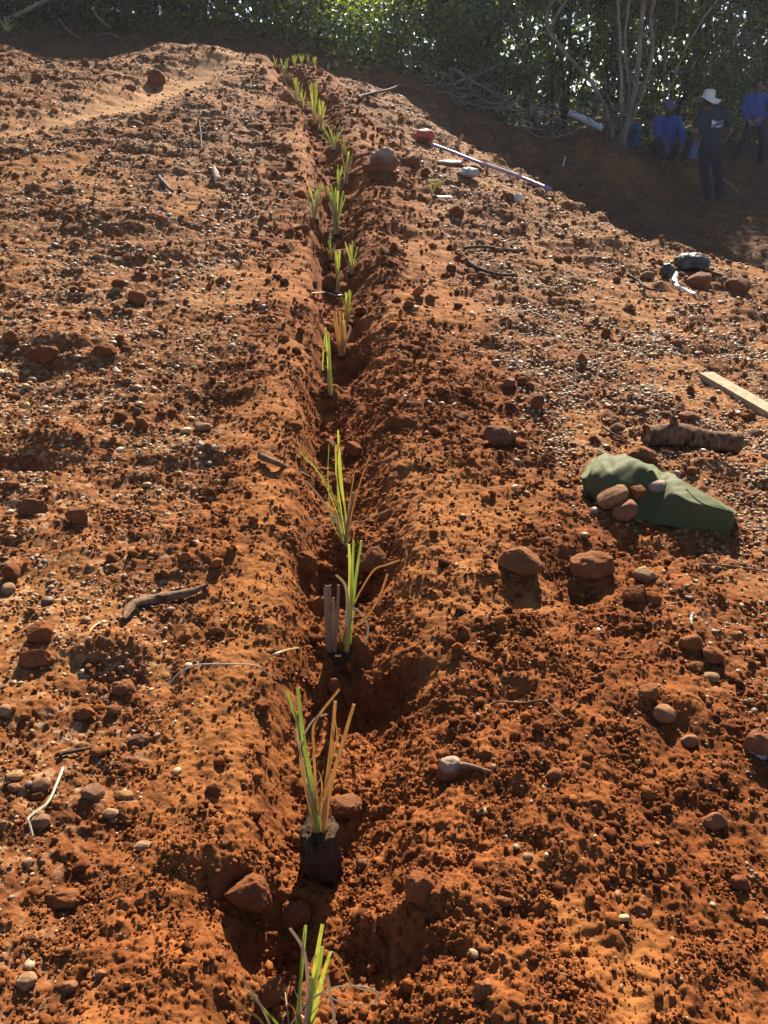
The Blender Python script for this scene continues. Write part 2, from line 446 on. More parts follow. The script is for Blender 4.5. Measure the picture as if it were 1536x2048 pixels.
def tint_material(name, rough=.9, bump=.5, scale=180, spec=.2, dust=0.0):
    m, n, l, b = mat(name)
    at = n.new('ShaderNodeAttribute'); at.attribute_name = 'col'
    tc = n.new('ShaderNodeTexCoord')
    nz = noise_node(n, l, scale, 4, .6, tc.outputs['Object'])
    r = ramp(n, [(.3, (.62, .6, .58)), (.7, (1.25, 1.22, 1.2))]); l.new(nz.outputs[0], r.inputs[0])
    c = mix(n, l, 1.0, at.outputs['Color'], r.outputs[0], 'MULTIPLY')
    if dust:
        ge = n.new('ShaderNodeNewGeometry'); sx = n.new('ShaderNodeSeparateXYZ'); l.new(ge.outputs['Normal'], sx.inputs[0])
        nd = noise_node(n, l, 30, 5, .6, tc.outputs['Object'])
        mu = n.new('ShaderNodeMath'); mu.operation = 'MULTIPLY'; l.new(nd.outputs[0], mu.inputs[0]); mu.inputs[1].default_value = dust
        c = mix(n, l, mu.outputs[0], c, (.19, .064, .021))
    l.new(c, b.inputs['Base Color'])
    b.inputs['Roughness'].default_value = rough; b.inputs['Specular IOR Level'].default_value = spec
    bp = n.new('ShaderNodeBump'); bp.inputs['Strength'].default_value = bump; bp.inputs['Distance'].default_value = .004
    l.new(nz.outputs[0], bp.inputs['Height']); l.new(bp.outputs[0], b.inputs['Normal'])
    return m
CRUMB_M = tint_material('soil_crumb', .95, .6, 220, .05)
PEBBLE_M = tint_material('pebble', .6, .25, 160, .25)

def crumbs(n, r0, r1, u0, u1, base, cap):
    x, y, r = fan_points(n, r0, r1, 36)
    g, p, pa = masks(x, y); dx = x - xc(y)
    fc = sstep(-.2, .25, fbm(x * 11, y * 11, 213, 2)); cl = .10 + 1.4 * sstep(-.12, .38, fbm(x * 2.7, y * 2.7, 201, 3)) if u1 > .007 else .45 + .75 * sstep(-.25, .3, fbm(x * 3.7, y * 3.7, 207, 3))
    keep = rng.uniform(0, 1, n) < np.clip((.18 + 1.05 * fc) * cl * (1 - .92 * p) * (.5 + .6 * np.exp(-((dx - .15) / .55) ** 2)) * (1 - .25 * g), 0.02, 1)
    x, y, r, g = x[keep], y[keep], r[keep], g[keep]; n = len(x)
    u = u0 * (u1 / u0) ** (rng.uniform(0, 1, n) ** 2.2)
    s = np.minimum(u * r, cap) * .5
    z = hfull(x, y) + s * rng.uniform(-.1, .55, n)
    t = np.clip(rng.normal(.45, .25, n), 0, 1)
    c = lerp((.080, .0250, .0102), (.262, .090, .0265), t)
    c = c * rng.uniform(.75, 1.15, (n, 1)); c = c * (1 - .35 * g[:, None]) + .35 * g[:, None] * np.array([.19, .10, .048])
    return scatter(np.stack([x, y, z], 1), s, c, [proto(base, 10 + k, .6, 2, .85) for k in range(8)], .9)
def cat(parts):
    off = 0; V, F, C = [], [], []
    for a, b, c in parts: V.append(a); F.append(b + off); C.append(c); off += len(a)
    return np.concatenate(V), np.concatenate(F), np.concatenate(C)
NC = 1.0
_c1 = crumbs(int(190000 * NC), 1.7, 16.5, .0018, .0062, _I1, .05); _nflat = len(_c1[1])
V, F, C = cat([_c1, crumbs(int(13000 * NC), 1.7, 15, .0060, .0135, _I2, .08),
               crumbs(int(200 * NC), 1.7, 15, .0135, .022, _I3, .12),
               crumbs(120000, 1.75, 5.2, .0018, .0052, _I2, .03)])
_sm = np.ones(len(F), bool); _sm[:_nflat] = False
o = link('soil_crumbs', npmesh('soil_crumbs', V, F, _sm, C), CRUMB_M); tag(o, 'loose red crumbs of soil strewn over the bund', kind='stuff')

PAL = np.array([(.66, .46, .25), (.54, .33, .15), (.78, .62, .41), (.36, .19, .10), (.38, .27, .18), (.62, .42, .16), (.24, .155, .11), (.82, .72, .56), (.45, .21, .10)])
PW = np.array([.17, .18, .08, .17, .11, .08, .07, .04, .10]); PW = PW / PW.sum()
def pebbles(n, r0, r1, u0, u1, base, cap, bias=.08, sel=None):
    x, y, r = fan_points(n, r0, r1, 36)
    if sel is not None: k = sel(x, y); x, y, r = x[k], y[k], r[k]; n = len(x)
    g, p, pa = masks(x, y); dx = x - xc(y)
    drift = .22 + 1.15 * sstep(-.18, .30, fbm(x * 2.1, y * 2.9, 221, 3))
    keep = rng.uniform(0, 1, n) < np.clip(bias * (np.abs(dx) > .3) + g * drift * (1 - .6 * pa) * (1 - .6 * p), 0, 1) * (y < YE(x) + 1.0)
    x, y, r = x[keep], y[keep], r[keep]; n = len(x)
    u = u0 * (u1 / u0) ** (rng.uniform(0, 1, n) ** 2.4)
    s = np.minimum(u * r, cap) * .5
    z = hfull(x, y) + s * rng.uniform(-.15, .4, n)
    c = PAL[rng.choice(len(PAL), n, p=PW)] * rng.uniform(.34, .68, (n, 1))
    d = rng.uniform(0, .6, (n, 1)) ** 1.5; c = c * (1 - d) + d * np.array([.19, .078, .03])
    return scatter(np.stack([x, y, z], 1), s, c, [proto(base, 40 + k, .16, 1 if k % 3 == 0 else 0, .62) for k in range(8)], .35)
V, F, C = cat([pebbles(int(120000 * NC), 1.9, 15.5, .0020, .0056, _I1, .035), pebbles(int(5000 * NC), 1.7, 14, .0060, .012, _I2, .055, .05),
    pebbles(130000, 2.4, 6.5, .0022, .0065, _I1, .035, .02, lambda x, y: x > .75 - .03 * y)])
o = link('gravel', npmesh('gravel', V, F, True, C), PEBBLE_M); tag(o, 'pale loose gravel strewn over the red slope', kind='stuff')
# ------------------------------------------------------------------ woodland behind the bund
def leaf_material(name, spec=.5, trans=.55):
    m, n, l, b = mat(name)
    n.remove(b)
    out = [q for q in n if q.type == 'OUTPUT_MATERIAL'][0]
    at = n.new('ShaderNodeAttribute'); at.attribute_name = 'col'
    df = n.new('ShaderNodeBsdfDiffuse'); tr = n.new('ShaderNodeBsdfTranslucent'); gl = n.new('ShaderNodeBsdfGlossy')
    gl.inputs['Roughness'].default_value = .28
    l.new(at.outputs['Color'], df.inputs[0])
    tc = mix(n, l, 1.0, at.outputs['Color'], (2.0, 2.1, .5), 'MULTIPLY'); l.new(tc, tr.inputs[0])
    m1 = n.new('ShaderNodeMixShader'); m1.inputs[0].default_value = trans; l.new(df.outputs[0], m1.inputs[1]); l.new(tr.outputs[0], m1.inputs[2])
    fr = n.new('ShaderNodeFresnel'); fr.inputs[0].default_value = 1.42
    fm = n.new('ShaderNodeMath'); fm.operation = 'MULTIPLY'; fm.inputs[1].default_value = spec * 2; l.new(fr.outputs[0], fm.inputs[0])
    m2 = n.new('ShaderNodeMixShader'); l.new(fm.outputs[0], m2.inputs[0]); l.new(m1.outputs[0], m2.inputs[1]); l.new(gl.outputs[0], m2.inputs[2])
    l.new(m2.outputs[0], out.inputs[0])
    return m
LEAF_M = leaf_material('woodland_leaf', .20, .55)

def bark_material(name, dark, light, scale=9):
    m, n, l, b = mat(name)
    tc = n.new('ShaderNodeTexCoord'); mp = n.new('ShaderNodeMapping'); mp.inputs['Scale'].default_value = (1, 1, .35)
    l.new(tc.outputs['Object'], mp.inputs[0])
    nz = noise_node(n, l, scale, 6, .65, mp.outputs[0]); r = ramp(n, [(.35, dark), (.65, light)]); l.new(nz.outputs[0], r.inputs[0])
    l.new(r.outputs[0], b.inputs['Base Color']); b.inputs['Roughness'].default_value = .9; b.inputs['Specular IOR Level'].default_value = .15
    bp = n.new('ShaderNodeBump'); bp.inputs['Strength'].default_value = .6; bp.inputs['Distance'].default_value = .01
    l.new(nz.outputs[0], bp.inputs['Height']); l.new(bp.outputs[0], b.inputs['Normal'])
    return m
BARK_D = bark_material('dark_bark', (.03, .024, .02), (.085, .072, .06))
BARK_P = bark_material('pale_bark', (.11, .085, .06), (.27, .22, .165))
WOOD_G = bark_material('grey_deadwood', (.07, .058, .047), (.20, .165, .135))

def tube(pts, rad, sides=6, closed_ends=True):
    """a round limb through the points -> V, F(quads and caps as quads)"""
    P = np.asarray(pts, float); n = len(P); rad = np.broadcast_to(np.asarray(rad, float), (n,))
    T = np.gradient(P, axis=0); T /= np.linalg.norm(T, axis=1)[:, None] + 1e-9
    up = np.array([.31, .17, .93]); N = np.cross(T, up); bad = np.linalg.norm(N, axis=1) < .15
    N[bad] = np.cross(T[bad], [1, 0, 0]); N /= np.linalg.norm(N, axis=1)[:, None]; B = np.cross(T, N)
    a = np.arange(sides) * 2 * np.pi / sides
    V = P[:, None] + rad[:, None, None] * (np.cos(a)[None, :, None] * N[:, None] + np.sin(a)[None, :, None] * B[:, None])
    V = V.reshape(-1, 3)
    i = (np.arange(n - 1)[:, None] * sides + np.arange(sides)[None]); j = np.roll(i, -1, 1)
    F = np.stack([i, j, j + sides, i + sides], -1).reshape(-1, 4)
    V = np.concatenate([V, P[:1], P[-1:]]); k = len(V)
    c0 = np.array([[q, k - 2, (q + 2) % sides, (q + 1) % sides] for q in range(0, sides, 2)])
    e = (n - 1) * sides
    c1 = np.array([[e + q, e + (q + 1) % sides, e + (q + 2) % sides, k - 1] for q in range(0, sides, 2)])
    return V, np.concatenate([F, c0[:, ::-1], c1])
def merge(parts):
    V, F, off = [], [], 0
    for a, b in parts: V.append(a); F.append(b + off); off += len(a)
    return np.concatenate(V), np.concatenate(F)
def smoothline(pts, n=14):
    P = np.asarray(pts, float); k = len(P)
    if k == 2: return P[0] + (P[1] - P[0]) * np.linspace(0, 1, n)[:, None]
    Q = np.vstack([2 * P[0] - P[1], P, 2 * P[-1] - P[-2]])
    out = []
    t = np.linspace(0, k - 1 - 1e-6, n)
    for q in t:
        i = int(q); f = q - i; a, b, c, d = Q[i], Q[i + 1], Q[i + 2], Q[i + 3]
        out.append(.5 * ((2 * b) + (c - a) * f + (2 * a - 5 * b + 4 * c - d) * f * f + (3 * b - a - 3 * c + d) * f ** 3))
    return np.array(out)
def crooked(p0, p1, amp, r, n=7):
    P = np.asarray(p0)[None] + (np.asarray(p1) - np.asarray(p0))[None] * np.linspace(0, 1, n)[:, None]
    L = np.linalg.norm(np.asarray(p1) - np.asarray(p0))
    w = np.cumsum(r.normal(0, 1, (n, 3)), 0); w -= np.linspace(0, 1, n)[:, None] * w[-1]
    w[0] = 0
    return P + w * amp * L / math.sqrt(n)

def leaves(C, size, cols, r, droop=.2):
    """rhombic leaf blades, each folded a little along its midrib"""
    n = len(C); d = r.normal(size=(n, 3)); d[:, 2] -= droop * 2; d /= np.linalg.norm(d, axis=1)[:, None]
    q = r.normal(size=(n, 3)); q[:, 2] += .8; s = np.cross(d, q); s /= np.linalg.norm(s, axis=1)[:, None] + 1e-9; u = np.cross(s, d)
    L = size * r.uniform(.65, 1.3, n); W = L * r.uniform(.36, .55, n)
    base = C; tip = C + d * L[:, None]; m = C + d * (L * .45)[:, None]
    lf = m + s * (W * .5)[:, None] + u * (W * .10)[:, None]; rt = m - s * (W * .5)[:, None] + u * (W * .10)[:, None]
    V = np.stack([base, rt, tip, lf], 1).reshape(-1, 3)
    F = np.arange(4 * n).reshape(-1, 4)
    return V, F, np.repeat(cols, 4, 0)

def grow(x, y, top, spread, nleaf, low, leafsize, tone, seed, lean=0.0):
    """trunk + limbs (V,F) and leaves (V,F,C) of one woodland tree, in coordinates around its foot"""
    r = np.random.default_rng(seed)
    z = float(hsolid(np.array([x]), np.array([y]))[0]); h = max(top - z, 1.2)
    parts = []; tips = []
    ns = r.integers(1, 4)
    for s in range(ns):
        a = r.uniform(0, 6.28); tp = np.array([math.cos(a) * spread * .35 * (s > 0) + lean * h, math.sin(a) * spread * .3 * (s > 0), h * r.uniform(.78, .95)])
        L = crooked((0.04 * s * math.cos(a), .04 * s * math.sin(a), -.08), tp, .10, r, 9)
        r0 = r.uniform(.018, .034) * (h / 3) ** .5
        parts.append(tube(L, np.linspace(r0, .006, 9), 6))
        for k in range(int(r.integers(7, 12))):
            t = r.uniform(max(.10, low * .7), .98); i = t * 8; i0 = int(i); p = L[i0] + (L[min(i0 + 1, 8)] - L[i0]) * (i - i0)
            b = r.uniform(0, 6.28); ln = spread * r.uniform(.45, 1.1) * (1.1 - .35 * t)
            q = p + np.array([math.cos(b) * ln, math.sin(b) * ln, ln * r.uniform(-.1, .75)])
            B = crooked(p, q, .16, r, 5); parts.append(tube(B, np.linspace(r0 * .42, .003, 5), 4))
            tips += [B[2], B[3], B[4]]
            for _ in range(2):
                e = B[3] + r.normal(0, .28, 3) * spread; parts.append(tube(np.array([B[3], (B[3] + e) / 2 + r.normal(0, .03, 3), e]), [.005, .004, .002], 4)); tips.append(e)
    tips = np.array(tips); tips = tips[tips[:, 2] > low * h * .8]
    if len(tips) == 0: tips = np.array([[0, 0, h]])
    ix = r.integers(0, len(tips), nleaf); c = tips[ix] + r.normal(0, 1, (nleaf, 3)) * np.array([.20, .20, .17]) * r.uniform(.4, 1.5, (nleaf, 1))
    c = c[c[:, 2] > .03]
    tb = r.uniform(.55, 1.3, len(tips))[ix[:len(c)]]
    ls_ = leafsize * (1 + .9 * sstep(2.9, 3.8, c[:, 2] + z)); base = np.array(tone) * np.array([.80, 1.02, .70]); col = base * tb[:, None] * r.uniform(.7, 1.35, (len(c), 1)); yl = r.uniform(0, 1, len(c)) ** 4  # leaves above the frame enlarged to thicken the shade they cast
    col = col * (1 - yl[:, None] * .6) + yl[:, None] * .6 * np.array([.13, .125, .03])
    return np.array([x, y, z]), merge(parts), leaves(c, ls_, col, r)

def plant_tree(name, label, cat_, group, x, y, top, spread, nleaf, low, ls, tone, seed, bark=BARK_D, lean=0.0):
    p, (V, F), (LV, LF, LC) = grow(x, y, top, spread, nleaf, low, ls, tone, seed, lean)
    t = thing(name, label, cat_, tuple(p), 0, group)
    link('trunk', npmesh('trunk', V, F), bark, t)
    link('crown', npmesh('crown', LV, LF, False, LC), LEAF_M, t)
    return t

YSH = lambda x: float(np.interp(x, [-9, -4, -2.2, 0, .65, 1.9, 2.5, 3.6, 4.3, 5, 6, 9], [13.0, 13.2, 13.6, 13.0, 11.5, 8.9, 7.6, 7.6, 8.8, 9.9, 10.3, 10.6]))
SLOPE = math.tan(R(SUN_EL))
def ceiling_z(x, y):
    ys = YSH(x - (y - 12) * math.tan(R(SUN_AZ)))
    zs = float(hsolid(np.array([x]), np.array([ys]))[0])
    return zs + SLOPE * (y - ys)
G_L = ('shaded woodland behind the left mound', 'dark leafy shrub in the shaded thicket behind the left mound')
G_C = ('bright bushes behind the crest of the row', 'sunlit yellow-green bush behind the crest where the planted row ends')
G_R = ('dark woodland behind the resting workers', 'thin-stemmed dark green tree in the woodland behind the resting workers')
G_M = ('thicket behind the brush pile', 'dark green tree in the thicket behind the heap of dead branches')
fr = np.random.default_rng(5)
rows = [(16.3, 1.0, .075, 1500), (17.9, 1.15, .085, 1500), (19.9, 1.4, .10, 1500), (22.4, 1.7, .12, 1500), (25.4, 2.1, .15, 1300)]
seed = 100
for k, (yb, sp, ls, nl) in enumerate(rows):
    lim = yb * .56 + 1.5
    for x in np.arange(-lim, lim, sp):
        xx = x + fr.uniform(-.35, .35) * sp; y = yb + fr.uniform(-.5, .5)
        if xx > 4: y += float(np.interp(xx, [4, 5.2, 6.6, 7.4], [.3, .9, 1.5, 2.5]))
        if 1.2 < xx <= 4: y += .5
        cz = ceiling_z(xx, y) + fr.uniform(-.25, .35)
        centre = -2.7 < xx < .9
        low = .0 if k < 2 else .08
        if centre:
            g, lab = G_C; tone = (.135, .15, .036) if k < 3 else (.07, .10, .022); cz -= .25; nm, ct = 'leafy_bush', 'bush'  # lighter leaf tone puts the sunlight on these bushes into their colour
            nleaf = int(nl * .9)
        elif xx <= -2.7:
            g, lab = G_L; tone = (.036, .052, .022); nm, ct = 'leafy_shrub', 'shrub'; nleaf = int(nl * 2.2)
        elif xx < 4.2:
            g, lab = G_M; tone = (.045, .066, .024); nm, ct = 'woodland_tree', 'tree'; nleaf = int(nl * 2.3); low = .05
        else:
            g, lab = G_R; tone = (.048, .066, .022); nm, ct = 'woodland_tree', 'tree'; nleaf = int(nl * 2.2); low = .03
        plant_tree(nm, lab, ct, g, xx, y, cz, .62 + .12 * k, nleaf, low, ls, tone, seed); seed += 1
# far wood that reads as one mass
n = 34000
fx = fr.uniform(-24, 27, n); fy = fr.uniform(27.5, 34, n); fz = hsolid(np.clip(fx, -30, 30), fy) + fr.uniform(0, 1, n) ** 1.3 * 7.5
V, F, C = leaves(np.stack([fx, fy, fz], 1), .42, np.array([.030, .052, .014]) * fr.uniform(.6, 1.4, (n, 1)), fr)
tag(link('distant_woodland', npmesh('distant_woodland', V, F, False, C), LEAF_M), 'far dark green wood seen through the nearer trees', kind='stuff')
# low leaves and sprouts along the foot of the wood
n = 9000
ux = fr.uniform(-9, 11, n); uy = 15.7 + fr.uniform(0, 1, n) ** 1.5 * 3.4 + np.interp(ux, [0, 1.2, 4, 5.2, 7, 7.6], [0, 1.0, .8, .8, 1.4, 2.4])
uz = hsolid(ux, uy) + fr.uniform(0, .42, n) ** 1.3
V, F, C = leaves(np.stack([ux, uy, uz], 1), .085, np.array([.034, .055, .015]) * fr.uniform(.5, 1.6, (n, 1)), fr, -.2)
tag(link('undergrowth', npmesh('undergrowth', V, F, False, C), LEAF_M), 'low leafy undergrowth along the foot of the wood', kind='stuff')

# the pale stems that stand out
def pxline(pts, Y, dy=.0, n=16):
    r = np.random.default_rng(len(pts)); return smoothline([at_y(a, b, Y + dy * i) for i, (a, b) in enumerate(pts)], n)
def bare_tree(label, stems, Y, bark, name='bare_tree', twigs=5, seed=1):
    r = np.random.default_rng(seed)
    f = at_y(*stems[0][0][0], Y); z = float(hsolid(np.array([f[0]]), np.array([Y]))[0])
    t = thing(name, label, 'tree', (f[0], Y, z), 0)
    for k, (pts, w0, w1) in enumerate(stems):
        L = pxline(pts, Y + .05 * k, .03, 18); 
        if k == 0 or abs(pts[0][1] - stems[0][0][0][1]) < 16: L = np.vstack([[L[0][0], L[0][1], min(L[0][2], z) - .08], L])
        m = mpp(L[0]); rad = np.linspace(w0 * m / 2, w1 * m / 2, len(L)); ps = []
        L = L + r.normal(0, .007, L.shape)
        ps.append(tube(L, rad, 8)); 
        V, F = ps[0]
        link('trunk' if k == 0 else 'stem', npmesh('trunk', V, F), bark, t, True)
        for _ in range(twigs):
            i = int(r.integers(5, len(L) - 1)); e = L[i] + np.array([r.uniform(-.5, .5), r.uniform(-.2, .2), r.uniform(.05, .55)])
            V, F = tube(crooked(L[i], e, .2, r, 6), np.linspace(rad[i] * .5, .003, 6), 5)
            link('branch', npmesh('branch', V, F), bark, t, True)
    return t
bare_tree('pale gnarled tree leaning left with a crooked trunk behind the brush pile', [([(1226, 262), (1205, 205), (1183, 165), (1150, 130), (1116, 88), (1094, 48), (1099, 12), (1128, -25)], 9, 7),
    ([(1116, 88), (1100, 60), (1128, 8), (1150, -20)], 5, 4)], 16.0, BARK_P, 'gnarled_tree', 4, 3)
bare_tree('clump of pale grey trunks rising beside the blue lidded drum', [([(1247, 266), (1262, 215), (1274, 150), (1282, 60), (1290, -30)], 12, 8), ([(1240, 268), (1243, 200), (1239, 100), (1234, -30)], 8, 6),
    ([(1252, 262), (1283, 190), (1306, 100), (1300, 40), (1318, -30)], 9, 6), ([(1250, 266), (1258, 180), (1250, 90), (1262, -30)], 7, 5)], 15.9, BARK_P, 'multi_stem_tree', 4, 5)
bare_tree('slim straight pale sapling trunk between the leafy thicket and the gnarled tree', [([(1062, 195), (1046, 130), (1050, 60), (1052, -30)], 6, 5)], 16.6, BARK_P, 'slim_tree', 2, 7)
bare_tree('thin pale sapling leaning right just above the seated worker', [([(1318, 235), (1338, 180), (1362, 120), (1392, 60), (1440, -10)], 5, 4), ([(1338, 180), (1330, 120), (1352, 40), (1350, -20)], 4, 3)], 17.2, BARK_P, 'leaning_sapling', 3, 9)
bare_tree('dark bent trunk among the bright bushes behind the row crest', [([(634, 125), (640, 80), (655, 40), (688, -20)], 9, 7)], 16.2, BARK_D, 'bent_tree', 3, 11)
bare_tree('slim dark trunk at the back of the wood, over the white pipe', [([(1135, 200), (1140, 110), (1133, -20)], 7, 6)], 18.2, BARK_D, 'dark_trunk_tree', 2, 13)

# heap of cleared dead branches
pb = ground_at(1040, 235)
heap = thing('brush_pile', 'tangled heap of grey dead branches at the edge of the wood', 'brush pile', (2.6, 15.3, float(hsolid(np.array([2.6]), np.array([15.3]))[0])))
br = np.random.default_rng(21)
for k in range(64):
    x0 = br.uniform(.9, 4.3); y0 = br.uniform(14.7, 16.3); L = br.uniform(.5, 1.5); a = br.choice([br.normal(2.7, .5), br.normal(.4, .5), br.uniform(0, 6.28)])
    zz = float(hsolid(np.array([x0]), np.array([y0]))[0]) + br.uniform(.0, .55) * (1 - abs(x0 - 2.4) / 2.4)
    e = np.array([x0 + math.cos(a) * L, y0 + math.sin(a) * L * .5, zz + br.uniform(-.1, .45)]); e[2] = max(e[2], float(hsolid(e[:1], e[1:2])[0]) + .02)
    P = crooked((x0, y0, zz), e, .16, br, 8); rr = br.uniform(.008, .024)
    ps = [tube(P, np.linspace(rr, rr * .4, 8), 6)]
    for _ in range(2):
        i = int(br.integers(2, 7)); q = P[i] + br.normal(0, .16, 3); ps.append(tube(np.array([P[i], (P[i] + q) / 2 + br.normal(0, .02, 3), q]), [rr * .4, rr * .3, .002], 4))
    V, F = merge(ps); link('branch', npmesh('branch', V, F), WOOD_G, heap, True)
def pole(name, label, cat_, pts, rad, m, h0=0.0, sides=10, n=14, wob=0.0, seed=0, Y=None, group=None):
    P = np.array([(ground_at(a, b, h0) if Y is None else at_y(a, b, Y)) for a, b in pts])
    L = smoothline(P, n); r = np.random.default_rng(seed)
    if wob: L = L + np.cumsum(r.normal(0, wob, L.shape), 0) * .5
    V, F = tube(L, np.linspace(*rad, n) if isinstance(rad, tuple) else rad, sides)
    o = link(name, npmesh(name, V, F), m); return tag(o, label, cat_, group)
pole('fallen_branch', 'long pale fallen trunk lying diagonally across the brush pile', 'branch', [(905, 138), (960, 170), (1030, 210)], (.035, .02), WOOD_G, wob=.01, Y=15.6)
pole('fallen_branch', 'thick grey broken branch propped upward at the back of the brush pile', 'branch', [(1012, 218), (1030, 203), (1042, 190)], (.03, .02), WOOD_G, Y=15.2)
pole('fallen_branch', 'snaking bare root lying along the top of the shaded bank', 'root', [(1040, 250), (1062, 266), (1085, 275), (1120, 272), (1150, 262), (1158, 250)], (.018, .014), WOOD_G, wob=.004, Y=14.6)
pole('fallen_branch', 'pale pole leaning in the dark thicket in the far top corner of the slope', 'branch', [(30, 32), (62, 16), (104, -6)], (.035, .03), BARK_P, Y=15.6)
pole('fallen_branch', 'short pale forked stick in the dark thicket behind the left mound', 'branch', [(188, 22), (200, 38), (222, 56)], (.022, .014), BARK_P, Y=15.4, wob=.004)
pole('fallen_branch', 'thin arched dead branch lying behind the left mound crest', 'branch', [(195, 72), (215, 66), (240, 76), (258, 94)], (.014, .008), WOOD_G, Y=14.9, wob=.004)
pole('fallen_branch', 'crooked dead branch leaning over the dip behind the left mound', 'branch', [(118, 40), (140, 62), (168, 80)], (.02, .01), WOOD_G, Y=15.0, wob=.006)
# ------------------------------------------------------------------ grass slips planted along the trench
def blade_material(name, col_a, col_b, trans=.4):
    m, n, l, b = mat(name)
    n.remove(b); out = [q for q in n if q.type == 'OUTPUT_MATERIAL'][0]
    tc = n.new('ShaderNodeTexCoord'); mp = n.new('ShaderNodeMapping'); mp.inputs['Scale'].default_value = (260, 260, 6)
    l.new(tc.outputs['Object'], mp.inputs[0]); nz = noise_node(n, l, 1.0, 3, .6, mp.outputs[0])
    r = ramp(n, [(.3, col_a), (.7, col_b)]); l.new(nz.outputs[0], r.inputs[0])
    df = n.new('ShaderNodeBsdfDiffuse'); tr = n.new('ShaderNodeBsdfTranslucent'); gl = n.new('ShaderNodeBsdfGlossy'); gl.inputs['Roughness'].default_value = .35
    l.new(r.outputs[0], df.inputs[0]); l.new(r.outputs[0], tr.inputs[0])
    m1 = n.new('ShaderNodeMixShader'); m1.inputs[0].default_value = trans; l.new(df.outputs[0], m1.inputs[1]); l.new(tr.outputs[0], m1.inputs[2])
    m2 = n.new('ShaderNodeMixShader'); m2.inputs[0].default_value = .05; l.new(m1.outputs[0], m2.inputs[1]); l.new(gl.outputs[0], m2.inputs[2])
    l.new(m2.outputs[0], out.inputs[0])
    return m
GREEN = blade_material('green_blade', (.27, .33, .085), (.47, .53, .18), .62)
YGREEN = blade_material('yellow_green_blade', (.46, .47, .11), (.66, .65, .23), .62)
TAN = blade_material('dry_tan_blade', (.40, .25, .09), (.55, .38, .17), .55)
STRAW = blade_material('pale_straw_blade', (.42, .35, .22), (.56, .49, .35), .35)
GREYDRY = blade_material('grey_dry_stalk', (.15, .105, .065), (.27, .20, .135), .15)
BM = {'g': GREEN, 'y': YGREEN, 't': TAN, 's': STRAW, 'd': GREYDRY}
BN = {'g': 'green_blade', 'y': 'green_blade', 't': 'dry_blade', 's': 'dry_blade', 'd': 'dry_stalk'}

def strip(L, w0, w1, facing=(0, -1, 0), fold=.35, twist=0.0):
    """a cut grass blade: a folded strip with a little thickness"""
    n = len(L); T = np.gradient(L, axis=0); T /= np.linalg.norm(T, axis=1)[:, None] + 1e-9
    f = np.array(facing, float); S = np.cross(T, f); S /= np.linalg.norm(S, axis=1)[:, None] + 1e-9; U = np.cross(S, T)
    if twist:
        a = np.linspace(0, twist, n); S2 = S * np.cos(a)[:, None] + U * np.sin(a)[:, None]; U = -S * np.sin(a)[:, None] + U * np.cos(a)[:, None]; S = S2
    w = np.linspace(w0, w1, n)[:, None] / 2; th = np.minimum(w * .16, .0009)
    rowsv = [L - S * w, L + U * w * fold, L + S * w, L + S * w - U * th, L + U * (w * fold - th), L - S * w - U * th]
    V = np.stack(rowsv, 1).reshape(-1, 3); F = []
    for i in range(n - 1):
        for k in range(6):
            a = i * 6 + k; b = i * 6 + (k + 1) % 6; F.append((a, b, b + 6, a + 6))
    F += [(0, 5, 4, 1), (1, 4, 3, 2)]; e = (n - 1) * 6; F += [(e, e + 1, e + 4, e + 5), (e + 1, e + 2, e + 3, e + 4)]
    return V, np.array(F)

PLUG_M = tint_material('root_plug_soil', .95, .9, 140, .1)
def plug(t, x, y, ztop, zbot, r, seed):
    """the dark block of roots and potting soil each slip was raised in"""
    V, F = _I5; V = V.copy(); q = np.maximum(np.abs(V[:, 0]) ** 4 + np.abs(V[:, 1]) ** 4, 1e-6) ** .25
    zz = np.clip(V[:, 2] * 1.45, -1, 1); rr = np.hypot(V[:, 0], V[:, 1]); rad = np.where(rr > .35, 1.0, rr / .35)
    a = np.arctan2(V[:, 1], V[:, 0])
    V = np.stack([np.cos(a) * rad, np.sin(a) * rad, zz], 1)
    V = V * (1 + .14 * noise3(V, seed, 2.2) + .13 * noise3(V, seed + 5, 6.0) + .10 * noise3(V, seed + 7, 14))[:, None]; hz = V[:, 2].copy()
    V[:, :2] *= r * (1 - .10 * V[:, 2:3]); V[:, 2] = (V[:, 2] + 1) / 2 * (ztop - zbot) + zbot
    V[:, 0] += x; V[:, 1] += y
    c = np.tile(np.array([[.050, .029, .019]]), (len(V), 1)); mo = (sstep(.55, .95, hz) * sstep(-.3, .3, noise3(V * 60, seed, 1.0)))[:, None]; c = c * (1 - mo) + mo * np.array([.060, .038, .018])
    c = c * (1 + .6 * noise3(V * 50, seed + 1, 1.0))[:, None]
    return link('root_plug', npmesh('root_plug', V, F, True, np.clip(c, .01, 1)), PLUG_M, t, True)

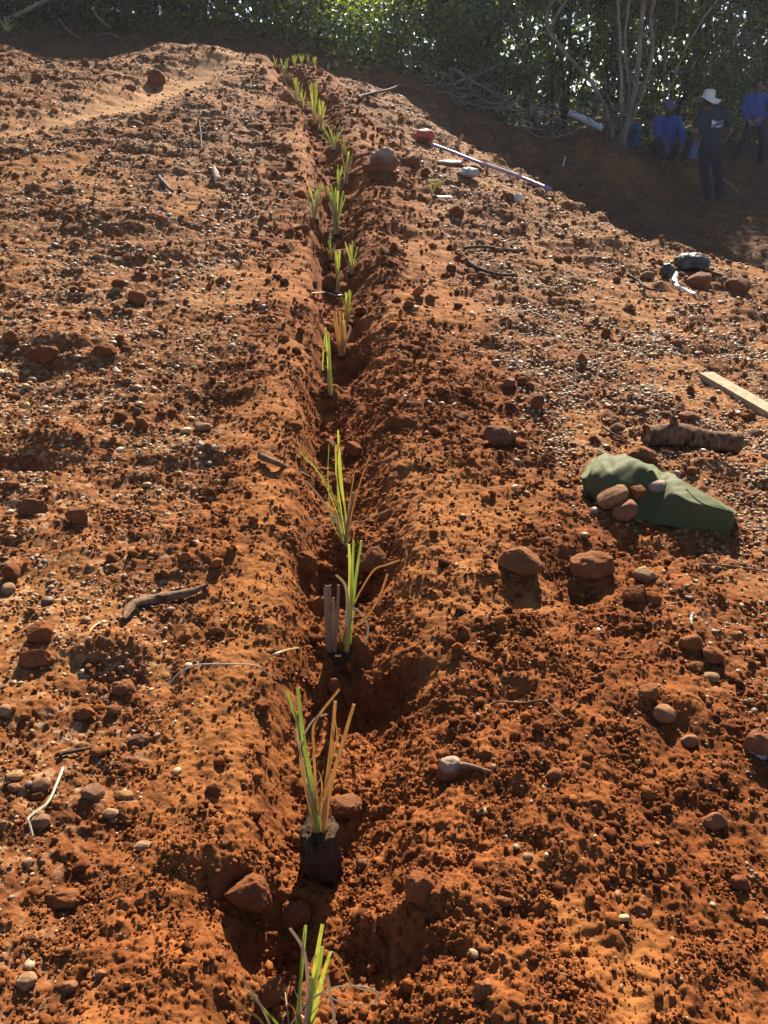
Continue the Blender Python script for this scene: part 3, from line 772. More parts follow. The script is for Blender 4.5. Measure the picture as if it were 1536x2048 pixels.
SLIPS = 'grass slips planted along the trench'
def slip(label, foot, blades, plug_r=.03, plug_up=.0, seed=0, plug_at=None, plug_down=.09, plug_top=None):
    """blades: list of (colour, pixel polyline, width px at foot, width px at tip, metres in front of the foot's plane at the tip)"""
    p = ground_at(*foot); Y = p[1]
    t = thing('grass_slip', label, 'grass plant', (p[0], p[1], p[2]), 0, SLIPS)
    m = mpp(p)
    for k, (c, pts, w0, w1, dy) in enumerate(blades):
        Q = np.array([at_y(a, b, Y) for a, b in pts]); Q[:, 1] = Y
        s = np.linspace(0, 1, len(pts)); 
        for i in range(len(pts)): Q[i] = at_y(pts[i][0], pts[i][1], Y - dy * s[i] + .004 * ((k * 7) % 5 - 2))
        L = smoothline(Q, max(10, 6 * len(pts))) if len(pts) < 9 else smoothline(Q, 5 * len(pts))
        L[0, 2] -= .015
        V, F = strip(L, w0 * m * .78, w1 * m * .66, (0.25 * ((k * 5) % 7 - 3) / 3, -1, .1), .3 + .1 * (k % 3))
        link(BN[c], npmesh(BN[c], V, F, False), BM[c], t, True)
    rr = np.random.default_rng(9000 + seed); b0 = np.mean([bl[1][0] for bl in blades], axis=0); hp = .30 / m if seed < 6 else 0
    for k in range(9 if seed < 4 else (5 if seed < 6 else 0)):
        f = rr.uniform(.22, .62) * hp * .55; s = rr.normal(0, .30); x0 = b0[0] + rr.normal(0, .010) / m; y0 = b0[1]; bend = rr.uniform(-.5, .5)
        pts = [(x0, y0), (x0 + s * f * .45, y0 - f * .55), (x0 + s * f + bend * f * .4, y0 - f * (.95 - .3 * abs(bend)))]
        L = smoothline(np.array([at_y(a, b, Y - rr.uniform(-.02, .05) * i / 2) for i, (a, b) in enumerate(pts)]), 12)
        V, F = strip(L, rr.uniform(.002, .0055), rr.uniform(.001, .0025), (rr.uniform(-1, 1), -1, .1), .4, rr.uniform(-1.5, 1.5)); c = rr.choice(['t', 's', 'd', 't'])
        link('dry_blade', npmesh('dry_blade', V, F, False), BM[c], t, True)
    q = p if plug_at is None else at_y(*plug_at, Y)
    if plug_top is not None: plug_up = float(at_y(foot[0], plug_top, Y)[2] - q[2])
    plug(t, q[0], Y + .004, q[2] + plug_up, q[2] - plug_down, plug_r, 300 + seed)
    return t

slip('nearest green grass slip cut short, with a long dry blade curled in a loop', PLANTS[0], [
    ('g', [(592, 2085), (597, 2010), (605, 1925), (612, 1850)], 9, 7, .02), ('g', [(596, 2085), (600, 1990), (606, 1900), (610, 1852)], 8, 6, .02),
    ('y', [(612, 2085), (622, 1990), (634, 1910), (645, 1848)], 14, 9, .03), ('g', [(608, 2085), (624, 1990), (638, 1930), (645, 1893)], 15, 10, .0),
    ('y', [(618, 2085), (634, 2000), (648, 1945), (661, 1904)], 15, 9, .03), ('s', [(606, 2085), (616, 1990), (608, 1905), (580, 1856)], 10, 7, .05),
    ('s', [(658, 2080), (668, 2035), (662, 1995), (655, 1950)], 9, 6, .05), ('s', [(552, 2085), (540, 2050), (515, 2000), (484, 1955)], 9, 7, .03),
    ('t', [(545, 2085), (520, 2040), (490, 2018), (457, 1988)], 8, 7, .04), ('g', [(580, 2085), (556, 2050), (520, 2010), (489, 1980)], 8, 6, .02),
    ('s', [(575, 2060), (610, 2010), (660, 1978), (710, 1972), (748, 1980), (757, 1995), (745, 2008), (715, 2008), (680, 2004), (652, 1990)], 5, 6, .06),
    ('t', [(632, 1975), (623, 1940), (628, 1915), (645, 1903), (672, 1908), (686, 1935), (705, 1970), (745, 1985)], 3, 5, .03)], .042, .0, 0)
slip('grass slip with two green blades and stiff tan ones on a tall exposed root plug', (643, 1750), [
    ('g', [(634, 1655), (622, 1590), (604, 1480), (574, 1382)], 13, 7, .02), ('g', [(637, 1655), (626, 1580), (606, 1470), (596, 1376)], 14, 8, .0),
    ('s', [(631, 1655), (612, 1560), (596, 1480), (590, 1420), (570, 1384)], 7, 4, .0), ('t', [(633, 1655), (631, 1570), (628, 1500), (630, 1445), (679, 1378)], 8, 6, .02),
    ('s', [(598, 1490), (612, 1462), (630, 1437), (655, 1428)], 5, 6, .03), ('t', [(645, 1658), (655, 1560), (664, 1480), (671, 1402)], 13, 8, .01),
    ('t', [(648, 1658), (660, 1580), (684, 1490), (708, 1408)], 13, 8, .0), ('t', [(650, 1560), (666, 1510), (674, 1475), (669, 1430)], 4, 3, .0),
    ('t', [(628, 1655), (612, 1580), (602, 1530), (599, 1500)], 9, 4, .02), ('t', [(641, 1655), (643, 1600), (643, 1560), (636, 1540)], 4, 2, .0)], .044, .0, 1, None, .05, 1660)
slip('tall green grass slip with bent straw blades beside a split grey stump', PLANTS[2], [
    ('y', [(693, 1300), (698, 1220), (700, 1150), (698, 1088)], 13, 7, .0), ('g', [(695, 1300), (702, 1210), (705, 1140), (707, 1082)], 10, 6, .0),
    ('g', [(697, 1300), (706, 1200), (714, 1140), (723, 1081)], 11, 6, .02), ('s', [(692, 1300), (695, 1210), (690, 1170), (672, 1150)], 9, 7, .03),
    ('t', [(700, 1225), (722, 1180), (748, 1140), (772, 1130), (800, 1120)], 4, 6, .03), ('t', [(703, 1258), (735, 1232), (760, 1190), (775, 1148)], 5, 6, .03),
    ('s', [(703, 1216), (718, 1222), (736, 1252), (731, 1290)], 3, 5, .03), ('t', [(690, 1302), (692, 1260), (694, 1215)], 13, 8, .0),
    ('d', [(660, 1300), (657, 1240), (656, 1170)], 17, 18, .02), ('d', [(668, 1300), (668, 1250), (667, 1195)], 12, 7, .0), ('d', [(668, 1302), (674, 1245), (677, 1170)], 10, 8, .01),
    ('d', [(656, 1300), (652, 1240), (649, 1175)], 9, 6, .01)], .042, -.002, 2, (680, 1300), .12)
slip('loose thin-bladed grass slip with wispy stems fanned out on both sides', PLANTS[3], [
    ('g', [(692, 1094), (680, 1030), (655, 970), (605, 902)], 3, 2, .02), ('y', [(690, 1094), (672, 1020), (640, 950), (600, 905)], 2, 2, .0),
    ('s', [(686, 1085), (670, 1040), (645, 1000), (612, 961)], 4, 4, .04), ('g', [(690, 1094), (664, 1040), (656, 960), (658, 888)], 3, 2, .0),
    ('y', [(694, 1094), (690, 1020), (680, 960), (676, 860)], 4, 5, .0), ('y', [(695, 1094), (692, 1040), (684, 970), (679, 900)], 5, 6, .0), ('y', [(693, 1094), (674, 960), (672, 920), (672, 890)], 3, 4, .0),
    ('t', [(692, 1090), (705, 1020), (722, 960), (740, 910)], 4, 3, .0), ('t', [(690, 1098), (694, 1050), (700, 1000), (709, 945)], 5, 3, .0), ('s', [(698, 1045), (725, 1042), (752, 1030), (780, 1018)], 2, 3, .05),
    ('s', [(692, 1040), (668, 1032), (640, 1034), (605, 1042)], 3, 2, .06), ('s', [(690, 1038), (640, 1054), (605, 1070), (574, 1092)], 2, 2, .08), ('d', [(690, 1090), (698, 1030), (707, 985)], 8, 6, .0),
    ('g', [(690, 1090), (676, 1000), (674, 930), (680, 870)], 2, 2, .0), ('t', [(686, 1090), (662, 1000), (640, 940), (620, 900)], 2, 1, .0), ('s', [(696, 1098), (684, 1078), (678, 1050), (680, 1030)], 3, 3, .02)], .030, .005, 3)
slip('single slim green grass slip standing alone on a crumbly mound', PLANTS[4], [
    ('y', [(660, 788), (657, 740), (655, 700), (650, 655)], 9, 4, .0), ('g', [(662, 788), (660, 730), (659, 700), (658, 672)], 8, 5, .0), ('g', [(656, 700), (650, 690), (649, 665), (653, 655)], 4, 3, .0),
    ('y', [(645, 735), (647, 700), (650, 660)], 3, 3, .02), ('t', [(661, 790), (659, 760), (657, 735)], 9, 5, .0)], .026, .0, 4)
slip('bushy stump of stiff tan stalks with a white looped tip', PLANTS[5], [
    ('t', [(680, 712), (676, 670), (672, 622)], 9, 6, .0), ('t', [(682, 712), (682, 660), (680, 622)], 9, 7, .01), ('t', [(685, 712), (686, 665), (684, 640)], 9, 7, .0), ('t', [(678, 700), (670, 650), (667, 620)], 6, 4, .0),
    ('t', [(687, 712), (692, 680), (700, 660), (700, 652)], 6, 4, .0), ('s', [(690, 690), (700, 665), (701, 654), (695, 649)], 3, 4, .01), ('t', [(684, 712), (690, 680), (690, 640)], 7, 5, .0), ('y', [(683, 712), (688, 660), (686, 626)], 4, 3, .0)], .030, .0, 5)
def random_slip(label, foot, hpx, ng, nd, wpx, spread, seed, plug_r=.032):
    ng = int(ng * 1.5 + .5); nd = int(nd * 1.5 + 1.5); wpx = wpx * 1.12
    r = np.random.default_rng(seed); bl = []
    x, y = foot
    for k in range(ng):
        s = r.uniform(-1, 1) * spread; h = hpx * 1.12 * r.uniform(.72, 1.0)
        bl.append(('y' if r.uniform() < .5 else 'g', [(x + r.uniform(-3, 3), y), (x + s * .35, y - h * .5), (x + s, y - h)], wpx * r.uniform(.9, 1.3), wpx * r.uniform(.5, .9), r.uniform(-.03, .04)))
    for k in range(nd):
        s = r.uniform(-1.3, 1.3) * spread; h = hpx * r.uniform(.35, .8)
        bl.append((r.choice(['t', 't', 's', 'd']), [(x + r.uniform(-4, 4), y), (x + s * .4, y - h * .55), (x + s * 1.1, y - h)], wpx * r.uniform(.8, 1.2), wpx * .6, r.uniform(-.03, .05)))
    return slip(label, foot, bl, plug_r, .0, seed)
RS = [(6, 62, 4, 5, 4.0, 9, 'half-hidden clump of dry reddish grass stalks just past the bushy tan stump'), (7, 78, 5, 4, 4.2, 7, 'upright yellow-green grass slip beside a leaning hollow root plug'),
      (8, 62, 3, 5, 3.6, 16, 'grass slip with a short bright green tuft and one long tan stalk'), (9, 46, 1, 4, 3.2, 9, 'withered thin grey grass slip with hardly any green'),
      (10, 92, 10, 4, 4.0, 20, 'biggest bright yellow-green grass slip, fanned wide in mid row'), (11, 66, 5, 5, 3.2, 15, 'grass slip set left of the row on the edge of a dark hollow'),
      (12, 44, 0, 5, 2.6, 7, 'short all-dry tan grass slip between taller green ones'), (13, 68, 4, 1, 3.0, 9, 'dark green upright grass slip behind the biggest one'),
      (14, 62, 5, 4, 2.8, 12, 'yellowish grass slip with a dark root plug, level with the grey boulder'), (15, 40, 1, 5, 2.4, 8, 'reddish dry grass slip above the yellowish one'),
      (16, 46, 8, 2, 2.4, 26, 'wide arching green grass slip with drooping side leaves'), (17, 62, 6, 1, 2.4, 9, 'slim green grass slip at the right of a close pair'),
      (18, 78, 8, 2, 2.4, 11, 'taller yellow-green grass slip at the left of a close pair'), (19, 42, 5, 1, 2.2, 7, 'small green grass slip leaning right below the bend of the row'),
      (20, 52, 6, 2, 2.2, 12, 'yellow-green grass slip leaning left below the bend of the row'), (21, 36, 0, 4, 1.8, 6, 'thin dry tan grass slip near the top of the trench'),
      (22, 48, 7, 1, 2.2, 9, 'bright yellow grass slip standing out near the top of the trench'), (23, 22, 1, 3, 1.8, 5, 'tiny dry grass slip farthest left on the crest')]
for (i, h, ng, nd, w, sp, lab) in RS: random_slip(lab, PLANTS[i], h, ng, nd, w, sp, 500 + i)
for i in range(24, 30):
    random_slip('small grass slip in the last bunch on the crest, against the bright bushes' if i < 28 else 'small dry brown grass slip at the end of the crest bunch, beside the dark stakes', PLANTS[i], 26 if i < 28 else 22, 4 if i < 28 else 0, 2 if i < 28 else 4, 1.8, 6, 500 + i)

# ------------------------------------------------------------------ stones and clods
ROCK_M = tint_material('stone', .85, .8, 60, .15, .80)
CLOD_M = tint_material('earth_clod', .95, .9, 70, .1, .75)
RED = (.150, .052, .020); DRED = (.080, .028, .014); BRN = (.130, .060, .028); GRY = (.15, .135, .12); TANC = (.23, .14, .068); CREAM = (.30, .225, .135); YEL = (.28, .185, .07); DGRY = (.095, .072, .058); BLK = (.03, .027, .025)
CLODS = 'clods and stones lying on the red slope'
def rock(name, label, cat_, px, py, w, h, colr, kind, seed, sink=.22, rot=None, group=CLODS, lift=0.0, at=None):
    """px, py: foot of the stone in the photograph; w, h: its size there"""
    p = ground_at(px, py) if at is None else np.asarray(at, float)
    m = mpp(p); r = np.random.default_rng(seed)
    el = math.atan2(CAMZ - p[2], p[1])
    w = w * (.90 if kind == 'clod' else .94); h = h * (.95 if kind == 'clod' else 1); w *= .90; h *= .90; W = w * m; Hh = max(h * m * (1.0 - .25 * math.sin(max(el, 0))), .35 * W)
    V, F = (_I5 if w > 40 else _I4); V = V.copy()
    if kind == 'pebble':
        V = V * (1 + .13 * noise3(V, seed, 1.2) + .05 * noise3(V, seed + 3, 3) + .015 * noise3(V, seed + 5, 11))[:, None]
        for _ in range(3):
            nn = r.normal(size=3); nn /= np.linalg.norm(nn); d = r.uniform(.72, .88); s = V @ nn; V = V - np.maximum(0, s - d)[:, None] * nn * .75
    elif kind == 'stone':
        V = V * (1 + .16 * noise3(V, seed, 1.3) + .07 * noise3(V, seed + 3, 3.2))[:, None]
        for _ in range(9):
            nn = r.normal(size=3); nn /= np.linalg.norm(nn); d = r.uniform(.62, .85); s = V @ nn; V = V - np.maximum(0, s - d)[:, None] * nn * .85
        V = V * (1 + .04 * noise3(V, seed + 6, 9) + .02 * noise3(V, seed + 7, 19))[:, None]
    else:
        V = V * (1 + .24 * noise3(V, seed, 1.5) + .14 * noise3(V, seed + 3, 3.6))[:, None]
        for _ in range(7):
            nn = r.normal(size=3); nn /= np.linalg.norm(nn); d = r.uniform(.62, .85); s = V @ nn; V = V - np.maximum(0, s - d)[:, None] * nn * .8
        U = V / np.linalg.norm(V, axis=1)[:, None]
        V = V + U * (.20 * domes(U[:, 0] * 3 + U[:, 2], U[:, 1] * 3 - U[:, 2] * 1.7, .34, seed % 50, .2, .6))[:, None] + U * (.05 * noise3(V, seed + 9, 14))[:, None]
    a = r.uniform(0, 6.28) if rot is None else rot
    ca, sa = math.cos(a), math.sin(a)
    if rot is None and kind != 'pebble':
        V = V @ np.array([[ca, -sa, 0], [sa, ca, 0], [0, 0, 1]])
        ext = V.max(0) - V.min(0); V = V / ext * np.array([W, (W + Hh) / 2 * r.uniform(.75, 1.0), Hh])
    else:
        ext = V.max(0) - V.min(0); V = V / ext * np.array([W, min(W, Hh * 1.3), Hh])
        if rot is not None: V = V @ np.array([[math.cos(rot), 0, -math.sin(rot)], [0, 1, 0], [math.sin(rot), 0, math.cos(rot)]])
    V[:, 2] -= V[:, 2].min()
    c = (np.array(colr) * .72 + np.array((.155, .058, .021)) * .28)[None] * (1 + .45 * noise3(V / W, seed + 2, 2.3) + .25 * noise3(V / W, seed + 8, 9))[:, None]
    if label.startswith(('upright stone with a whitish', 'big grey boulder', 'tan-topped')):
        tm = (sstep(.52, .82, V[:, 2] / V[:, 2].max() + .14 * noise3(V / W, seed + 4, 3)))[:, None]; c = c * (1 - tm) + tm * np.array((.30, .265, .21) if 'whitish' in label else (.33, .22, .12))
    yc = p[1] + .25 * W; zc = float(hsolid(np.array([p[0]]), np.array([yc]))[0]) if at is None else p[2]
    o = link(name, npmesh(name, V, F, True, np.clip(c, .01, .9)), CLOD_M if kind == 'clod' else ROCK_M)
    o.location = (p[0], yc, zc - sink * Hh + lift)
    return tag(o, label, cat_, group)
ST = [
 ('clod', 'broken upright red clod standing between the tall root plug and the bottom edge', 838, 1800, 74, 108, RED), ('clod', 'large dark red clod left of the tall root plug, above the nearest slip', 497, 1832, 118, 118, DRED),
 ('clod', 'rounded dark clod between the tall root plug and the nearest slip', 590, 1858, 78, 84, DRED), ('clod', 'smooth upright brown clod in the shaded pit left of the nearest slip', 547, 2010, 66, 112, DRED),
 ('clod', 'squarish dark brown clod right behind the slip with the tall root plug', 694, 1640, 84, 74, (.10, .048, .026)), ('stone', 'upright stone with a whitish top right of the shaded pit', 896, 1562, 62, 78, BRN),
 ('stone', 'brown rounded stone cut by the right edge of the frame', 1520, 1512, 66, 84, BRN), ('stone', 'large brown rock half sunk below the left end of the green bag', 1042, 1158, 112, 88, (.145, .068, .033)),
 ('clod', 'wide reddish clod half sunk just below the green bag', 1192, 1160, 118, 76, (.145, .062, .029)), ('stone', 'tan-topped stone at the edge of the gravel below the green bag', 1292, 1166, 56, 46, BRN),
 ('clod', 'lumpy clod under the tan-topped stone', 1276, 1206, 66, 60, RED), ('clod', 'rounded clod on the right slope beneath a short white straw', 1386, 1302, 60, 52, RED),
 ('clod', 'broken clod at lower right of the rounded one with the straw', 1424, 1330, 58, 44, RED), ('clod', 'pointed clod just left of the pale flat stone', 1392, 1346, 50, 34, RED),
 ('stone', 'pale flat cream stone among clods on the right slope', 1424, 1364, 46, 24, CREAM), ('stone', 'cream stone slab half buried on the lower right slope', 1330, 1446, 56, 44, TANC),
 ('stone', 'pinkish rounded stone next to the half buried cream slab', 1380, 1494, 42, 38, (.24, .14, .085)), ('clod', 'tall leaning clod above the cream slab', 1300, 1400, 50, 50, BRN),
 ('stone', 'dark two-lobed rock with a hollow in the middle of the right slope', 1000, 895, 80, 66, DGRY), ('stone', 'dark knobbly stone just above the hollow dark rock', 1076, 820, 34, 44, DRED),
 ('clod', 'small square dark red clod left of the log', 1190, 888, 28, 30, DRED), ('stone', 'brown flat-topped clod close behind the green bag', 1285, 932, 86, 48, BRN),
 ('stone', 'ochre flat stone left of the log end', 1236, 862, 36, 26, TANC), ('stone', 'tan rounded pebble at the right end of the log', 1514, 872, 34, 20, TANC), ('stone', 'brown flat stone peeking over the log', 1380, 842, 54, 26, BRN),
 ('clod', 'small round ball of red soil alone on the open right slope', 1212, 674, 26, 26, RED), ('clod', 'dark red clod by the pale strip on the far right slope', 914, 437, 40, 36, DRED),
 ('stone', 'big grey boulder with a whitish top beside the planted row', 766, 342, 74, 62, GRY), ('clod', 'dark red clod leaning on the grey boulder', 822, 332, 52, 34, DRED), ('clod', 'low broken clod in front of the grey boulder', 745, 350, 60, 28, DRED),
 ('stone', 'round reddish boulder sitting on the pale worn path', 313, 173, 42, 38, DRED), ('stone', 'small black rock on the pale worn path beside the round boulder', 260, 180, 26, 17, DGRY),
 ('stone', 'dark rock at the edge of the far left mound', 171, 134, 20, 18, DRED), ('stone', 'small dark stone near the top of the worn path', 314, 118, 14, 9, DRED), ('stone', 'pointed dark stone just below the top of the worn path', 326, 130, 13, 13, DRED),
 ('stone', 'brown boulder on the upper left skyline slope', 74, 166, 30, 20, DRED),
 ('clod', 'flat-faced brown clod on the middle of the left slope', 272, 612, 48, 44, BRN), ('clod', 'big dark overhanging clod on the left slope', 84, 730, 82, 52, DRED), ('clod', 'dark clod beside the overhanging one', 210, 716, 60, 36, DRED),
 ('clod', 'brown clod at the left border above the dark overhang', 22, 690, 40, 38, BRN), ('clod', 'upright brown clod on the left slope below the pale pebbles', 152, 1052, 56, 52, BRN), ('clod', 'tall clod near the left border in the middle of the slope', 62, 1032, 78, 58, BRN),
 ('clod', 'dark clod with a knob on top, left slope', 284, 862, 34, 42, RED), ('clod', 'purplish dark clod at the left border', 22, 1160, 44, 56, DRED), ('clod', 'red clod below the curled bark piece', 432, 1272, 36, 24, DRED),
 ('clod', 'stacked clod with pebbles stuck in it, lower left slope', 246, 1392, 64, 52, (.155, .07, .03)), ('clod', 'blocky red clod left of the pebble-studded clod', 168, 1440, 52, 40, RED), ('clod', 'reddish clod beneath the pebble-studded clod', 226, 1432, 38, 34, BRN),
 ('clod', 'crumbly purple-grey clod on the lower left slope', 275, 1492, 54, 32, DGRY), ('clod', 'large red clod with a shadowed face at the left border', 78, 1282, 70, 54, RED), ('clod', 'ridge-like red clod under the large one at the left border', 66, 1338, 90, 52, RED),
 ('clod', 'dark red clod at the shady edge of the left bank', 1086 - 660, 1590, 40, 44, DRED), ('clod', 'overhanging red clod with a dark hollow beneath, lower left', 120, 1818, 88, 44, RED),
 ('stone', 'grey oval cobble in the lower left corner group', 80, 1584, 46, 34, DGRY), ('stone', 'larger grey-brown cobble beside a yellow stone, lower left', 182, 1600, 56, 42, (.12, .088, .066)), ('stone', 'flat yellow stone at the left end of the cobble group', 26, 1564, 46, 22, YEL),
 ('stone', 'round tan cobble under the flat yellow stone', 28, 1586, 34, 20, (.25, .14, .07)), ('stone', 'yellow stone pair right of the grey-brown cobble', 246, 1602, 48, 24, YEL), ('stone', 'pale yellow cobble below the yellow pair', 220, 1638, 38, 24, CREAM),
 ('stone', 'small yellow stone touching the pale yellow cobble', 227, 1646, 18, 14, YEL), ('stone', 'grey-tan cobble with a dry straw lying over it', 80, 1656, 46, 36, (.21, .155, .095)), ('stone', 'cream flat cobble on bare soil left of the tall root plug', 286, 1704, 52, 24, CREAM),
 ('stone', 'round cream pebble low on the left slope', 54, 1732, 24, 22, CREAM), ('stone', 'white pebble above the lower left corner', 22, 1800, 18, 16, (.34, .285, .21)), ('stone', 'pitted cream stone near the lower left corner', 52, 1976, 48, 42, CREAM),
 ('stone', 'brown cobble near the lower left corner', 139, 1986, 36, 36, (.19, .105, .055)), ('stone', 'ochre pebble half buried above the brown cobble', 200, 1956, 28, 26, (.24, .13, .055)),
 ('stone', 'pale clod-like stone at the left border beside the cobbles', 10, 1432, 28, 36, CREAM), ('stone', 'cream egg-shaped pebble on the left slope', 170, 1246, 26, 18, CREAM), ('stone', 'yellow-white rock at the left border on the slope', 16, 1186, 34, 28, CREAM),
 ('stone', 'pale round pebble of a pair on the left slope', 178, 1136, 17, 16, CREAM), ('stone', 'pale squarish pebble alone on the upper left slope', 205, 748, 18, 16, CREAM), ('stone', 'grey pebble standing on a clod of the left slope', 274, 828, 18, 18, DGRY),
 ('stone', 'tan slab stone behind the folded leaf on the left slope', 404, 866, 44, 26, (.26, .17, .095)), ('stone', 'reddish stone with a dark pebble behind it, lower right', 1432, 1660, 50, 48, (.19, .08, .04)), ('stone', 'dark pebble tucked behind the reddish stone, lower right', 1442, 1652, 30, 34, DGRY),
 ('clod', 'dark crumbly clod on the far right of the lower slope', 1480, 1780, 44, 50, DRED), ('clod', 'large brown clod in the lower right with a shadowed base', 968, 2000, 52, 66, (.145, .062, .029)), ('clod', 'pointed clod on the lower slope right of the root plug', 1006, 1816, 44, 30, BRN),
 ('stone', 'cream pebble on the lower slope right of the root plug', 1056, 1722, 26, 24, CREAM), ('clod', 'flat broken clod in the shade of the lower right clods', 1110, 1560, 40, 34, BRN), ('stone', 'grey pebble lodged beside the exposed root plug', 724, 1734, 28, 24, DGRY),
 ('clod', 'red clod wall left of the split grey stump', 610, 1150, 60, 66, RED), ('clod', 'rounded mossy red clod behind the split grey stump', 640, 1230, 76, 66, RED), ('clod', 'big shaded clod behind the tall green slip', 752, 1160, 92, 92, BRN),
 ('clod', 'smooth red clod on the shaded mound face under the tall green slip', 668, 1392, 42, 48, RED), ('clod', 'red clod in the trench right behind the wispy slip', 706, 915, 42, 46, RED), ('clod', 'dark red clod right of the trench above the wispy slip', 783, 812, 36, 28, DRED),
 ('clod', 'brown clod in the trench below the bushy tan stump', 655, 905, 40, 40, BRN), ('clod', 'dark clod in the trench beside the leaning root plug', 660, 580, 44, 40, DRED), ('clod', 'dark clod at the left lip of the trench', 604, 465, 44, 20, DRED),
 ('stone', 'tan boulder in the litter heap on the far right edge', 1398, 578, 62, 34, (.18, .085, .043)), ('stone', 'dark brown boulder at the right end of the litter heap', 1478, 584, 58, 40, DRED), ('stone', 'flat ochre stone left of the black bin liner', 1298, 560, 34, 20, TANC),
 ('clod', 'dark red clod by a white scrap near the purple pipe', 1015, 405, 34, 22, DRED), ('clod', 'dark clod pair on the open slope below the purple pipe', 1007, 452, 18, 14, DRED), ('clod', 'pointed dark clod between the boulder and the white sack', 850, 356, 24, 24, DRED),
 ('stone', 'dark stone weighing down the white plastic sack', 950, 350, 34, 26, DGRY), ('stone', 'grey flat stone on the right slope above the log', 1020, 778, 30, 26, DGRY), ('stone', 'brown stone on the right slope above the hollow dark rock', 925, 842, 34, 22, DGRY),
]
for k, (kind, lab, x, y, w, h, c) in enumerate(ST):
    rock('earth_clod' if kind == 'clod' else 'stone', lab, 'clod' if kind == 'clod' else 'stone', x, y, w, h, c, 'clod' if w >= 70 else 'pebble' if (kind == 'stone' and w < 60 and c in (CREAM, YEL, TANC, DGRY) and y > 1100) else kind, 700 + k * 11)

# ------------------------------------------------------------------ sticks, bark, straw
def stick(name, label, cat_, pts, r0, r1, m, h=.012, seed=0, n=14, wob=.002, group=None):
    return pole(name, label, cat_, pts, (r0, r1), m, h, 7, n, wob, seed, None, group)
def straw(name, label, pts, wpx, m, h=.012, lifts=None):
    P = np.array([ground_at(a, b, h if lifts is None else lifts[i]) for i, (a, b) in enumerate(pts)]); L = smoothline(P, 5 * len(pts))
    V, F = strip(L, wpx * mpp(P[0]), wpx * .6 * mpp(P[0]), (0, -.5, .86), .3)
    return tag(link(name, npmesh(name, V, F, False), m), label, 'dry grass')
DARKWOOD = bark_material('weathered_dark_stick', (.03, .021, .016), (.10, .068, .046), 30)
BROWNBARK = bark_material('brown_bark', (.075, .04, .021), (.21, .13, .078), 26)
stick('stick', 'dark pointed stick poking out of the left bank into the trench', 'stick', [(520, 912), (560, 930), (622, 956)], .016, .006, BROWNBARK, .02, 1)
stick('twig', 'dark twig curving over the far right slope above a small clod', 'twig', [(928, 496), (970, 494), (1040, 504)], .014, .008, DARKWOOD, .02, 2)
stick('twig', 'dark twig lying below the other on the far right slope', 'twig', [(932, 520), (960, 538), (1005, 550), (1030, 548)], .016, .01, DARKWOOD, .02, 3)
stick('twig', 'charred forked twig left of the black bin liner', 'twig', [(1256, 552), (1275, 560), (1290, 575), (1330, 582)], .014, .007, DARKWOOD, .03, 4)
stick('twig', 'thin dark twig lying between the small square clod and the log', 'twig', [(1204, 854), (1230, 868), (1262, 882)], .006, .003, DARKWOOD, .012, 5)
stick('stick', 'short whitish stick lying left of the green bag', 'stick', [(1194, 900), (1208, 908), (1224, 916)], .007, .004, STRAW, .012, 6)
stick('dead_branch', 'dark dead branch reaching off the crest toward the shaded hollow', 'branch', [(716, 194), (745, 186), (778, 178), (806, 166)], .026, .012, DARKWOOD, .05, 7)
stick('twig', 'thin dry stem lying on the gravel right of the big clods', 'twig', [(1400, 1128), (1440, 1130), (1536, 1142)], .004, .003, BROWNBARK, .01, 8)
stick('twig', 'thin bent dry twig across the lower right soil', 'twig', [(972, 1420), (990, 1404), (1050, 1408), (1092, 1404), (1130, 1440)], .003, .002, BROWNBARK, .016, 9)
stick('twig', 'dark splinter lying right of the white-topped stone', 'twig', [(920, 1530), (950, 1530), (985, 1540)], .008, .003, BROWNBARK, .012, 10)
stick('twig', 'thin dark upright twig on the far left slope', 'twig', [(398, 238), (402, 270), (405, 302)], .010, .006, DARKWOOD, .05, 11)
stick('stick', 'grey weathered stick on the left slope of the mound', 'stick', [(316, 352), (330, 368), (345, 382)], .022, .014, WOOD_G, .03, 12)
stick('stick', 'pale thin stick beside the trench on the left slope', 'stick', [(564, 362), (580, 366), (596, 370)], .012, .009, STRAW, .02, 13)
stick('twig', 'short straw-coloured twig upright by the rounded clod', 'twig', [(1384, 1230), (1388, 1252)], .005, .004, STRAW, .01, 14)
stick('twig', 'dry splintered twigs lying under the purple-grey clod', 'twig', [(120, 1508), (170, 1500), (205, 1492)], .006, .002, DARKWOOD, .012, 15)
straw('grass_straw', 'pale fallen grass blade arching low over the left bank', [(336, 1368), (360, 1345), (392, 1330), (450, 1328), (508, 1330), (530, 1342), (544, 1358)], 4, STRAW, .02, [.0, .02, .04, .05, .04, .02, .0])
straw('grass_straw', 'tan arched grass blade at the lip of the left bank', [(518, 1328), (550, 1308), (585, 1297), (602, 1300), (600, 1342)], 5, TAN, .02, [.0, .05, .08, .07, .0])
straw('grass_straw', 'bent pale straw lying across the grey-tan cobble', [(126, 1534), (112, 1570), (94, 1606), (58, 1634), (60, 1650), (66, 1672)], 6, STRAW, .02)
straw('grass_straw', 'short straw standing by the egg-shaped pebble', [(180, 1262), (188, 1252), (200, 1244)], 4, STRAW, .02)
straw('grass_straw', 'white bent straw scrap beside the root plug with the grey collar', [(622, 586), (650, 584), (672, 590), (694, 588)], 5, STRAW, .03)
